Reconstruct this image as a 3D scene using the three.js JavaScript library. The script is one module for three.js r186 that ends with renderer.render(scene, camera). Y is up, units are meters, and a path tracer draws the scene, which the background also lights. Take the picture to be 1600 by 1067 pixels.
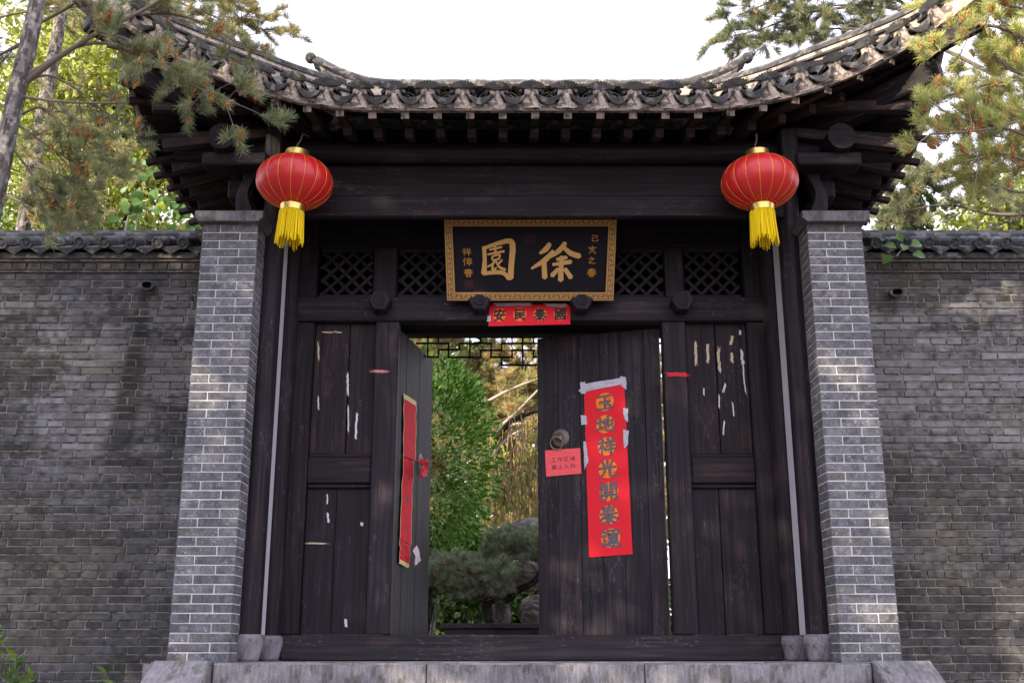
import * as THREE from 'three';
import { mergeGeometries } from 'three/addons/utils/BufferGeometryUtils.js';

// ---------------------------------------------------------------- camera, sky, sun, exposure
const F = 1703, PITCH = Math.atan(0.286), EYE = new THREE.Vector3(-0.16, 0.065, 8.05);
const scene = new THREE.Scene();
const camera = new THREE.PerspectiveCamera(2 * Math.atan(533.5 / F) * 180 / Math.PI, 1024 / 682, 0.05, 500);
camera.position.copy(EYE); camera.rotation.set(PITCH, 0, 0);

const SUN = new THREE.Vector3(-0.64, 0.43, 0.66).normalize();
{ // pale, evenly bright spring sky
  const w = 64, h = 32, a = new Float32Array(w * h * 4);
  for (let j = 0; j < h; j++) for (let i = 0; i < w; i++) {
    const e = ((j + 0.5) / h - 0.5) * Math.PI, k = Math.max(0, Math.sin(e));
    const c = [1.12 - 0.13 * k, 1.10 - 0.10 * k, 1.28 - 0.02 * k];
    const o = (j * w + i) * 4; for (let n = 0; n < 3; n++) a[o + n] = c[n]; a[o + 3] = 1;
  }
  const t = new THREE.DataTexture(a, w, h, THREE.RGBAFormat, THREE.FloatType);
  t.mapping = THREE.EquirectangularReflectionMapping; t.magFilter = t.minFilter = THREE.LinearFilter; t.needsUpdate = true;
  scene.background = t; scene.environment = t;
}
const sun = new THREE.DirectionalLight(new THREE.Color().setRGB(1, 0.86, 0.66), 4.6);
sun.position.copy(SUN).multiplyScalar(40); sun.target.position.set(0, 2, 0);
sun.castShadow = true; sun.shadow.mapSize.set(4096, 4096);
Object.assign(sun.shadow.camera, { left: -16, right: 16, top: 16, bottom: -16, near: 1, far: 90 });
scene.add(sun, sun.target);
const renderer = new THREE.WebGLRenderer({ antialias: true });
renderer.setSize(1024, 682); renderer.toneMapping = THREE.LinearToneMapping; renderer.toneMappingExposure = 2.1;
renderer.shadowMap.enabled = true;

// ---------------------------------------------------------------- helpers
const V = (x, y, z) => new THREE.Vector3(x, y, z);
function rng(s) { return () => { s |= 0; s = s + 0x6D2B79F5 | 0; let t = Math.imul(s ^ s >>> 15, 1 | s); t = t + Math.imul(t ^ t >>> 7, 61 | t) ^ t; return ((t ^ t >>> 14) >>> 0) / 4294967296; }; }
const R = rng(7);
const rr = (a, b, r = R) => a + (b - a) * r();
const clamp = (x, a = 0, b = 1) => Math.min(b, Math.max(a, x));
const sstep = (a, b, x) => { const t = clamp((x - a) / (b - a)); return t * t * (3 - 2 * t); };
const mix = (a, b, t) => a + (b - a) * t;
// a pixel of the 1600 x 1067 photograph on the plane through p with normal n
function onPlane(px, py, p, n) {
  const u = (px - 800) / F, v = (533.5 - py) / F, c = Math.cos(PITCH), s = Math.sin(PITCH);
  const d = V(u, v * c + s, -(c - v * s));
  return EYE.clone().addScaledVector(d, p.clone().sub(EYE).dot(n) / d.dot(n));
}
const at = (px, py, z) => onPlane(px, py, V(0, 0, z), V(0, 0, 1));

// noise
function hash(x, y, s) { let h = Math.imul(x, 374761393) + Math.imul(y, 668265263) + Math.imul(s, 1274126177) | 0; h = Math.imul(h ^ h >>> 13, 1274126177); return ((h ^ h >>> 16) >>> 0) / 4294967296; }
function vn(x, y, px, py, s) {
  const xi = Math.floor(x), yi = Math.floor(y), fx = x - xi, fy = y - yi, a = fx * fx * (3 - 2 * fx), b = fy * fy * (3 - 2 * fy);
  const m = (k, p) => ((k % p) + p) % p, x0 = m(xi, px), x1 = m(xi + 1, px), y0 = m(yi, py), y1 = m(yi + 1, py);
  return mix(mix(hash(x0, y0, s), hash(x1, y0, s), a), mix(hash(x0, y1, s), hash(x1, y1, s), a), b);
}
function fbm(u, v, fx, fy, oct = 4, s = 0) { let t = 0, a = 0.5, n = 0; for (let o = 0; o < oct; o++) { t += a * vn(u * fx, v * fy, fx, fy, s + o); n += a; a *= 0.5; fx *= 2; fy *= 2; } return t / n; }

// textures; uv are metres, so sizes are metres too
function tex(w, h, sx, sy, srgb, fn) {
  const a = new Uint8Array(w * h * 4);
  for (let j = 0; j < h; j++) for (let i = 0; i < w; i++) {
    const c = fn((i + 0.5) / w, (j + 0.5) / h), o = (j * w + i) * 4;
    if (typeof c === 'number') a[o] = a[o + 1] = a[o + 2] = clamp(c) * 255; else for (let n = 0; n < 3; n++) a[o + n] = clamp(c[n]) * 255;
    a[o + 3] = 255;
  }
  const t = new THREE.DataTexture(a, w, h); t.wrapS = t.wrapT = THREE.RepeatWrapping; t.magFilter = THREE.LinearFilter; t.minFilter = THREE.LinearMipmapLinearFilter; t.generateMipmaps = true;
  t.repeat.set(1 / sx, 1 / sy); if (srgb) t.colorSpace = THREE.SRGBColorSpace; t.needsUpdate = true; return t;
}
const lin = (r, g, b) => new THREE.Color().setRGB(r, g, b);
function mat(c, o = {}) { return new THREE.MeshPhysicalMaterial({ color: c, roughness: 0.85, specularIntensity: 0.45, ...o }); } // dry, porous surfaces mirror little

// wood: u across the grain (1 m), v along it (2 m)
const grain = (u, v) => {
  const w = u + 0.035 * fbm(u, v, 5, 3, 3, 11);
  const ring = 0.5 + 0.5 * Math.sin(w * Math.PI * 2 * 22 + 22 * fbm(u, v, 5, 2, 3, 21));
  return 0.66 * fbm(w, v, 70, 3, 4, 31) + 0.14 * ring * fbm(u, v, 8, 3, 2, 35) * 1.6 + 0.2 * fbm(u, v, 256, 12, 2, 41);
};
const woodMap = tex(1024, 1024, 1.5, 3, true, (u, v) => {
  const g = grain(u, v), worn = sstep(0.54, 0.72, fbm(u, v, 9, 7, 5, 51)) * (0.25 + 1.1 * g), rub = sstep(0.62, 0.80, fbm(u, v, 60, 5, 3, 53)) * sstep(0.42, 0.62, fbm(u, v, 5, 7, 3, 55));
  const chip = sstep(0.72, 0.76, fbm(u, v, 150, 70, 2, 61)) * sstep(0.60, 0.66, fbm(u, v, 9, 9, 2, 63)), scr = sstep(0.74, 0.79, fbm(u, v, 180, 7, 2, 65)) * sstep(0.58, 0.66, fbm(u, v, 7, 8, 2, 67));
  const k = 0.30 + 0.50 * g + 0.20 * (fbm(u, v, 4, 5, 4, 57) - 0.5), w = 0.34 * chip + 0.18 * scr; return [k + 0.24 * worn + 0.14 * rub + w, k * 0.96 + 0.17 * worn + 0.10 * rub + w, k * 0.98 + 0.11 * worn + 0.07 * rub + w];
});
const woodBump = tex(512, 1024, 1.5, 3, false, (u, v) => grain(u, v));
const fineBump = tex(512, 512, 0.5, 0.5, false, (u, v) => 0.55 * fbm(u, v, 48, 48, 3, 3) + 0.45 * fbm(u, v, 12, 12, 3, 5));
const brickMap = tex(512, 512, 0.8, 0.8, true, (u, v) => {
  const a = fbm(u, v, 10, 14, 4, 71), b = fbm(u, v, 90, 90, 2, 73), c = sstep(0.62, 0.75, fbm(u, v, 16, 16, 3, 75)), d = sstep(0.70, 0.78, fbm(u, v, 40, 40, 3, 77));
  const k = 0.62 + 0.34 * (a - 0.5) + 0.22 * (b - 0.5) + 0.12 * c + 0.22 * d; return [k, k, k * 1.01];
});
const stoneMap = tex(512, 512, 1.2, 1.2, true, (u, v) => {
  const a = fbm(u, v, 6, 6, 5, 81), b = fbm(u, v, 120, 24, 2, 83), c = sstep(0.58, 0.72, fbm(u, v, 20, 8, 4, 85)), d = fbm(u, v, 200, 200, 1, 87);
  const k = 0.66 + 0.3 * (a - 0.5) + 0.2 * (b - 0.5) - 0.14 * c + 0.1 * (d - 0.5); return [k, k * 0.985, k * (1.0 - 0.05 * c)];
});
const tileMap = tex(512, 512, 0.6, 0.6, true, (u, v) => {
  const a = fbm(u, v, 8, 8, 5, 91), l = sstep(0.57, 0.70, fbm(u, v, 10, 10, 4, 93)), g = fbm(u, v, 120, 120, 2, 95), m = sstep(0.6, 0.72, fbm(u, v, 14, 14, 4, 97));
  const k = 0.46 + 0.4 * (a - 0.5) + 0.22 * (g - 0.5) + 0.26 * l; return [k + 0.04 * l - 0.03 * m, k + 0.02 * l, k * (1 - 0.22 * m)];
});
const limeMap = tex(512, 512, 0.5, 0.5, true, (u, v) => {
  const a = fbm(u, v, 9, 9, 5, 101), d = sstep(0.52, 0.66, fbm(u, v, 14, 14, 4, 103)), g = fbm(u, v, 100, 100, 2, 105);
  const k = 0.80 + 0.3 * (a - 0.5) + 0.2 * (g - 0.5) - 0.30 * d; return [k, k * 0.95, k * 0.90];
});
const limeBump = tex(256, 256, 0.4, 0.4, false, (u, v) => fbm(u, v, 10, 10, 5, 111));
const barkMap = tex(256, 512, 0.5, 1, true, (u, v) => {
  const a = fbm(u, v, 14, 8, 4, 121), b = sstep(0.48, 0.64, fbm(u, v, 8, 26, 5, 123)), k = 0.46 + 0.5 * (a - 0.5) + 0.22 * b; return [k, k * 0.98, k * 0.95];
});
const rockMap = tex(256, 256, 1, 1, true, (u, v) => { const a = fbm(u, v, 5, 5, 5, 131), k = 0.6 + 0.8 * (a - 0.5); return [k, k * 0.98, k * 0.95]; });

const wood = (r, g, b, o = {}) => mat(lin(r, g, b), { map: woodMap, bumpMap: woodBump, bumpScale: 0.004, roughness: 0.6, specularIntensity: 0.36, ...o });
const M = {
  frame: wood(0.0697, 0.0592, 0.0714), frame2: wood(0.0536, 0.0451, 0.0556), panel: wood(0.0650, 0.0487, 0.0555), leaf: wood(0.0811, 0.0712, 0.0866), leaf2: wood(0.0657, 0.0592, 0.0730),
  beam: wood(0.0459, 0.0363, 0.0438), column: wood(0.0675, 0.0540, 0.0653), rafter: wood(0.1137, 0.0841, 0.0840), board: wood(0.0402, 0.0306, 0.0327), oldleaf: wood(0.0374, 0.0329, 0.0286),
  paleEdge: wood(0.42, 0.42, 0.44), rafterEnd: mat(lin(0.34, 0.31, 0.30), { map: limeMap, bumpMap: fineBump, bumpScale: 0.002 }),
  pierBrick: mat(lin(1, 1, 1), { map: brickMap, bumpMap: fineBump, bumpScale: 0.003, vertexColors: true, roughness: 0.9 }),
  pierMortar: mat(lin(0.54, 0.52, 0.525), { bumpMap: limeBump, bumpScale: 0.006, roughness: 0.95 }),
  stone: mat(lin(0.50, 0.485, 0.48), { map: stoneMap, bumpMap: fineBump, bumpScale: 0.003 }),
  baseStone: mat(lin(0.60, 0.58, 0.60), { map: stoneMap, bumpMap: fineBump, bumpScale: 0.0015, roughness: 0.7 }),
  tile: mat(lin(0.31, 0.30, 0.305), { map: tileMap, bumpMap: fineBump, bumpScale: 0.004, roughness: 0.8 }),
  ridge: mat(lin(0.42, 0.40, 0.40), { map: tileMap, bumpMap: fineBump, bumpScale: 0.004, roughness: 0.8 }),
  fanTile: mat(lin(0.25, 0.235, 0.235), { map: tileMap, bumpMap: fineBump, bumpScale: 0.004, roughness: 0.8 }),
  sill: wood(0.1004, 0.0894, 0.0981),
  coping: mat(lin(0.31, 0.31, 0.35), { map: tileMap, bumpMap: fineBump, bumpScale: 0.004, roughness: 0.7 }),
  lime: mat(lin(0.72, 0.67, 0.63), { map: limeMap, bumpMap: limeBump, bumpScale: 0.02, roughness: 0.95 }),
  plaster: mat(lin(0.60, 0.58, 0.62), { roughness: 0.9, bumpMap: fineBump, bumpScale: 0.001 }),
  capStone: mat(lin(0.30, 0.29, 0.30), { map: stoneMap, bumpMap: fineBump, bumpScale: 0.003 }),
  bark: mat(lin(0.66, 0.62, 0.60), { map: barkMap, bumpMap: limeBump, bumpScale: 0.012, roughness: 0.95 }),
  twig: mat(lin(0.16, 0.13, 0.105), { roughness: 0.95 }), paleTwig: mat(lin(0.42, 0.35, 0.28), { roughness: 0.95 }),
  darkBark: mat(lin(0.10, 0.075, 0.06), { map: barkMap, bumpMap: limeBump, bumpScale: 0.02, roughness: 0.95 }),
  rock: mat(lin(0.50, 0.47, 0.44), { map: rockMap, bumpMap: limeBump, bumpScale: 0.03, roughness: 0.95 }),
  gold: mat(lin(0.75, 0.55, 0.16), { metalness: 0.9, roughness: 0.32 }),
  bronze: mat(lin(0.34, 0.26, 0.16), { metalness: 0.8, roughness: 0.45 }),
  iron: mat(lin(0.16, 0.13, 0.11), { metalness: 0.7, roughness: 0.55 }),
  gilt: mat(lin(0.54, 0.31, 0.10), { roughness: 0.55, metalness: 0.15 }),
};

// geometry ---------------------------------------------------------
function fromTris(P, N, U) {
  const g = new THREE.BufferGeometry();
  g.setAttribute('position', new THREE.Float32BufferAttribute(P, 3)); g.setAttribute('normal', new THREE.Float32BufferAttribute(N, 3)); g.setAttribute('uv', new THREE.Float32BufferAttribute(U, 2));
  return g;
}
// chamfered box centred on the origin; v of the uv runs along the grain axis; off = uv offset in metres (or the wall position)
function cbox(w, h, d, b = 0.004, gr = 1, off = [rr(0, 9), rr(0, 9), rr(0, 9)], jit = 0) {
  const H = [w / 2, h / 2, d / 2], P = [], N = [], U = []; b = Math.min(b, w * 0.3, h * 0.3, d * 0.3);
  const J = []; if (jit) for (let k = 0; k < 8; k++) J.push([rr(-jit, jit), rr(-jit, jit), rr(-jit, jit)]);
  const vert = (a, s) => { const p = [0, 0, 0]; for (let k = 0; k < 3; k++) p[k] = s[k] * (H[k] - (k === a ? 0 : b)); if (jit) { const j = J[(s[0] > 0 ? 1 : 0) + (s[1] > 0 ? 2 : 0) + (s[2] > 0 ? 4 : 0)]; for (let k = 0; k < 3; k++) p[k] += j[k]; } return p; };
  const poly = (...q) => {
    const e1 = V(...q[1]).sub(V(...q[0])), e2 = V(...q[2]).sub(V(...q[0])), n = e1.cross(e2).normalize(), c = V(0, 0, 0); q.forEach(p => c.add(V(...p)));
    if (n.dot(c) < 0) { q.reverse(); n.negate(); }
    const an = [Math.abs(n.x), Math.abs(n.y), Math.abs(n.z)], a = an.indexOf(Math.max(...an)); let va = gr, ua; if (va === a) va = (a + 1) % 3; ua = 3 - a - va;
    for (let t = 1; t + 1 < q.length; t++) for (const p of [q[0], q[t], q[t + 1]]) { P.push(...p); N.push(n.x, n.y, n.z); U.push(p[ua] + off[ua], p[va] + off[va]); }
  };
  const S = [-1, 1];
  for (let a = 0; a < 3; a++) { const i = (a + 1) % 3, j = (a + 2) % 3; for (const s of S) { const k = (x, y) => { const z = [0, 0, 0]; z[a] = s; z[i] = x; z[j] = y; return vert(a, z); }; poly(k(-1, -1), k(1, -1), k(1, 1), k(-1, 1)); } }
  for (let c = 0; c < 3; c++) { const i = (c + 1) % 3, j = (c + 2) % 3; for (const s of S) for (const t of S) { const k = (a, m) => { const z = [0, 0, 0]; z[i] = s; z[j] = t; z[c] = m; return vert(a, z); }; poly(k(i, -1), k(i, 1), k(j, 1), k(j, -1)); } }
  for (const x of S) for (const y of S) for (const z of S) poly(vert(0, [x, y, z]), vert(1, [x, y, z]), vert(2, [x, y, z]));
  return fromTris(P, N, U);
}
function paint(g, c) { const n = g.attributes.position.count, a = new Float32Array(n * 3); for (let i = 0; i < n; i++) { a[i * 3] = c[0]; a[i * 3 + 1] = c[1]; a[i * 3 + 2] = c[2]; } g.setAttribute('color', new THREE.BufferAttribute(a, 3)); return g; }
// surface from a grid of points, smooth normals, uv in metres
function grid(nu, nv, f, closeU = false) {
  const pts = []; for (let j = 0; j <= nv; j++) for (let i = 0; i <= nu; i++) pts.push(f(i / nu, j / nv));
  const P = [], U = [], I = []; const w = nu + 1;
  let ul = 0; const us = [0]; for (let i = 1; i <= nu; i++) { ul += pts[i].distanceTo(pts[i - 1]); us.push(ul); }
  for (let j = 0; j <= nv; j++) { for (let i = 0; i <= nu; i++) { const p = pts[j * w + i]; P.push(p.x, p.y, p.z); let vl = 0; for (let k = 1; k <= j; k++) vl += pts[k * w].distanceTo(pts[(k - 1) * w]); U.push(us[i], vl); } }
  for (let j = 0; j < nv; j++) for (let i = 0; i < nu; i++) { const a = j * w + i; I.push(a, a + 1, a + w + 1, a, a + w + 1, a + w); }
  const g = new THREE.BufferGeometry(); g.setAttribute('position', new THREE.Float32BufferAttribute(P, 3)); g.setAttribute('uv', new THREE.Float32BufferAttribute(U, 2)); g.setIndex(I); g.computeVertexNormals();
  if (closeU) { const n = g.attributes.normal; for (let j = 0; j <= nv; j++) { const a = j * w, b = j * w + nu, v = V(n.getX(a) + n.getX(b), n.getY(a) + n.getY(b), n.getZ(a) + n.getZ(b)).normalize(); n.setXYZ(a, v.x, v.y, v.z); n.setXYZ(b, v.x, v.y, v.z); } }
  const o = g.toNonIndexed(); return o;
}
// sweep a closed profile [lateral, up] along a path; lateral is horizontal
function sweep(prof, path, flat = true, cap = true) {
  const rows = path.map((p, k) => { const t = path[Math.min(k + 1, path.length - 1)].clone().sub(path[Math.max(k - 1, 0)]).normalize(); const l = V(0, 1, 0).cross(t).normalize(); const u = t.clone().cross(l).normalize(); return prof.map(([a, b]) => p.clone().addScaledVector(l, a).addScaledVector(u, b)); });
  const P = [], N = [], U = []; let s = 0; const n = prof.length;
  const per = [0]; for (let i = 0; i < n; i++) { const a = prof[i], b = prof[(i + 1) % n]; per.push(per[i] + Math.hypot(a[0] - b[0], a[1] - b[1])); }
  const tri = (a, b, c, ua, ub, uc) => { const nn = b.clone().sub(a).cross(c.clone().sub(a)).normalize(); for (const [p, u] of [[a, ua], [b, ub], [c, uc]]) { P.push(p.x, p.y, p.z); N.push(nn.x, nn.y, nn.z); U.push(...u); } };
  for (let k = 0; k + 1 < rows.length; k++) { const ds = path[k].distanceTo(path[k + 1]); for (let i = 0; i < n; i++) { const j = (i + 1) % n, A = rows[k][i], B = rows[k][j], C = rows[k + 1][j], D = rows[k + 1][i]; tri(A, D, C, [per[i], s], [per[i], s + ds], [per[i + 1], s + ds]); tri(A, C, B, [per[i], s], [per[i + 1], s + ds], [per[i + 1], s]); } s += ds; }
  if (cap) for (const [row, f] of [[rows[0], false], [rows[rows.length - 1], true]]) { const tr = THREE.ShapeUtils.triangulateShape(prof.map(p => new THREE.Vector2(...p)), []); for (const [a, b, c] of tr) f ? tri(row[a], row[c], row[b], prof[a], prof[c], prof[b]) : tri(row[a], row[b], row[c], prof[a], prof[b], prof[c]); }
  return fromTris(P, N, U);
}
// tapered tube through points
function tube(pts, r0, r1, seg = 6, n = Math.max(4, pts.length * 3), wob = 0) {
  const c = new THREE.CatmullRomCurve3(pts), fr = c.computeFrenetFrames(n, false);
  return grid(seg, n, (u, v) => { const k = Math.round(v * n), p = c.getPointAt(v), a = u * Math.PI * 2, r = mix(r0, r1, v) * (1 + (wob ? wob * Math.sin(u * 12.566 + v * 23) * Math.sin(v * 31 + 1) : 0)); return p.addScaledVector(fr.normals[k], -Math.cos(a) * r).addScaledVector(fr.binormals[k], Math.sin(a) * r); }, true);
}
function plain(g) { if (g.index) g = g.toNonIndexed(); for (const k of Object.keys(g.attributes)) if (!['position', 'normal', 'uv', 'color'].includes(k)) g.deleteAttribute(k); return g; }
// copies of a piece that differ in where the texture falls
function vary(g, n) { return Array.from({ length: n }, () => { const c = g.clone(), u = c.attributes.uv, a = rr(0, 5), b = rr(0, 5); for (let i = 0; i < u.count; i++) u.setXY(i, u.getX(i) + a, u.getY(i) + b); return c; }); }
const merge = a => mergeGeometries(a.map(plain));
const moved = (g, x, y, z) => g.translate(x, y, z);
function extr(shape, depth, bev = 0.003, cs = 8) { return plain(new THREE.ExtrudeGeometry(shape, { depth, bevelEnabled: bev > 0, bevelSize: bev, bevelThickness: bev, bevelSegments: 1, curveSegments: cs })); }

// objects ------------------------------------------------------------
const taken = {};
function numbered(n) { const k = taken[n] = (taken[n] ?? -1) + 1; return k ? n + '_' + String(k).padStart(3, '0') : n; }
function tag(o, label, category, group, kind) { o.userData = { label, category }; if (group) o.userData.group = group; if (kind) o.userData.kind = kind; return o; }
function thing(name, label, category, [x, y, z] = [0, 0, 0], group) { const o = new THREE.Group(); o.name = numbered(name); o.position.set(x, y, z); scene.add(o); return tag(o, label, category, group); }
function structure(name, g, m, label) { const o = new THREE.Mesh(g, m); o.name = numbered(name); o.userData = { kind: 'structure', label, category: name.replace(/_/g, ' ') }; scene.add(o); return o; }
function wpos(o) { const p = V(0, 0, 0); for (let k = o; k && k !== scene; k = k.parent) p.add(k.position); return p; }
// a part; [x,y,z] are world coordinates (parents are unrotated unless local is set)
function part(name, g, m, parent, p = [0, 0, 0], o = {}) {
  const s = new THREE.Mesh(g, m); s.name = name; parent.add(s); s.position.set(...p); if (!o.local) s.position.sub(wpos(parent));
  if (o.rot) s.rotation.set(...o.rot); if (o.stuff) s.userData.kind = 'stuff'; if (o.label) s.userData.label = o.label; return s;
}
function sub(name, parent, p = [0, 0, 0]) { const g = new THREE.Group(); g.name = name; parent.add(g); g.position.set(...p).sub(wpos(parent)); return g; }
function bar(name, x0, x1, y0, y1, z0, z1, m, parent, gr = 1, b = 0.006, o) { return part(name, cbox(x1 - x0, y1 - y0, z1 - z0, b, gr), m, parent, [(x0 + x1) / 2, (y0 + y1) / 2, (z0 + z1) / 2], o); }
// a squared timber from p to q; its own z axis points to q
function timber(name, p, q, w, h, m, parent, b = 0.004) { const L = p.distanceTo(q), o = part(name, cbox(w, h, L, b, 2), m, parent, p.clone().add(q).multiplyScalar(0.5).toArray()); o.quaternion.setFromRotationMatrix(new THREE.Matrix4().lookAt(q, p, V(0, 1, 0))); return o; }

// ================================================================ the setting: ground, steps, platform
const GY = -1.352;
structure('ground', new THREE.PlaneGeometry(400, 400).rotateX(-Math.PI / 2).translate(0, GY, 0), mat(lin(0.27, 0.25, 0.22), { map: (() => { const t = stoneMap.clone(); t.repeat.set(330, 330); t.needsUpdate = true; return t; })() }), 'grey paved ground in front of the gate');
structure('garden_ground', cbox(60, 1.2, 40, 0.01, 0).translate(0, -0.72, -22.6), mat(lin(0.22, 0.18, 0.13), { map: rockMap, bumpMap: limeBump, bumpScale: 0.03 }), 'raised garden soil behind the gate');
const stair = new THREE.Group(); stair.name = 'stone_steps'; stair.userData = { kind: 'structure', label: 'grey stone steps with sloping side slabs up to the gate', category: 'stone steps' }; scene.add(stair);
{
  const rise = 0.169, tread = 0.30, x0 = -2.19, x1 = 2.28;
  const cuts = [[-0.74, 0.74], [-0.95, 0.5], [-0.6, 1.0], [-0.8, 0.7]];
  for (let k = 0; k < 8; k++) {
    const xs = [x0, ...cuts[k % 4], x1], zf = 0.35 + k * tread, yt = -k * rise;
    for (let i = 0; i < 3; i++) part('step_stone', cbox(xs[i + 1] - xs[i] - 0.006, rise, tread + 0.1, 0.008, 1), M.stone, stair, [(xs[i] + xs[i + 1]) / 2, yt - rise / 2 - 0.001, zf - (tread + 0.1) / 2], {});
  }
  const len = Math.hypot(8 * tread, 8 * rise) + 0.05, a = Math.atan2(rise, tread);
  for (const [xa, xb] of [[-2.60, -2.2], [2.29, 2.69]]) {
    const th = 0.34, g = cbox(xb - xa, th, len, 0.01, 2), m = part('side_slab', g, M.stone, stair, [(xa + xb) / 2, 0, 0]);
    m.rotation.x = a; m.position.set((xa + xb) / 2, 0.001 - Math.sin(a) * len / 2 - Math.cos(a) * th / 2 + 0.02, 0.33 + Math.cos(a) * len / 2 - Math.sin(a) * th / 2);
  }
  part('platform', cbox(5.6, -GY, 2.9, 0.01, 0), M.stone, stair, [0, GY / 2 - 0.006, -1.15 - 0.36]);
  for (let i = 0; i < 5; i++) part('paving_stone', cbox(1.09, 0.05, 0.62, 0.006, 0), M.stone, stair, [-2.2 + i * 1.1, -0.02, -0.37]);
}

// ================================================================ brick walls, piers
const PITCHY = 0.068, BH = 0.0595, JT = 0.008;
function wallStain(seed, drainX, x0) { const streak = drainX < 0 ? 1 : 0; // colour of old brickwork over 6 x 5 m: lime bloom, brown film, a washed dark streak under the spout
  return tex(1024, 1024, 6, 5, true, (u, v) => {
    const X = x0 + u * 6, Y = v * 5 + GY;
    const big = fbm(u, v, 7, 9, 5, seed), fine = fbm(u, v, 120, 100, 3, seed + 9), hor = fbm(u, v, 10, 50, 3, seed + 17);
    const zone = sstep(1.2, 2.0, Y) * (1 - sstep(3.0, 3.35, Y));
    const half = 0.05 + 0.05 * (3.2 - Y), washed = (1 - sstep(half * 0.6, half * 1.5, Math.abs(X - drainX + 0.10 * (3.2 - Y) * Math.sign(drainX) * -1 * 0.6 + 0.05 * (fbm(u, v, 20, 30, 3, seed + 4) - 0.5)))) * (1 - sstep(3.15, 3.25, Y)) * sstep(1.2, 1.9, Y) * streak;
    let l = sstep(0.47, 0.63, 0.55 * big + 0.3 * hor + 0.15 * fine + 0.10 * zone - 0.03); l *= (0.30 + 0.7 * zone) * (1 - 0.9 * washed);
    const br = sstep(0.45, 0.7, fbm(u, v, 6, 5, 4, seed + 31)), dk = sstep(0.5, 0.72, fbm(u, v, 5, 6, 4, seed + 41));
    const k = (0.44 + 0.26 * (fine - 0.5) + 0.15 * (hor - 0.5)) * (1 - 0.14 * dk) * (1 - 0.16 * washed);
    return [k + 0.20 * l + 0.03 * br, k + 0.195 * l + 0.018 * br, k + 0.20 * l - 0.02 * br];
  });
}
function brickTone(r, base, v, blue = 1) { const k = base * (1 + v * (r() - 0.5) * 2), w = r(), b = w > 0.86 ? 0.95 : mix(0.99, 1.06, r()); return [k * (w > 0.86 ? 1.04 : 1) * mix(1, 1 / blue, 0.35), k, k * b * blue]; }

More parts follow.
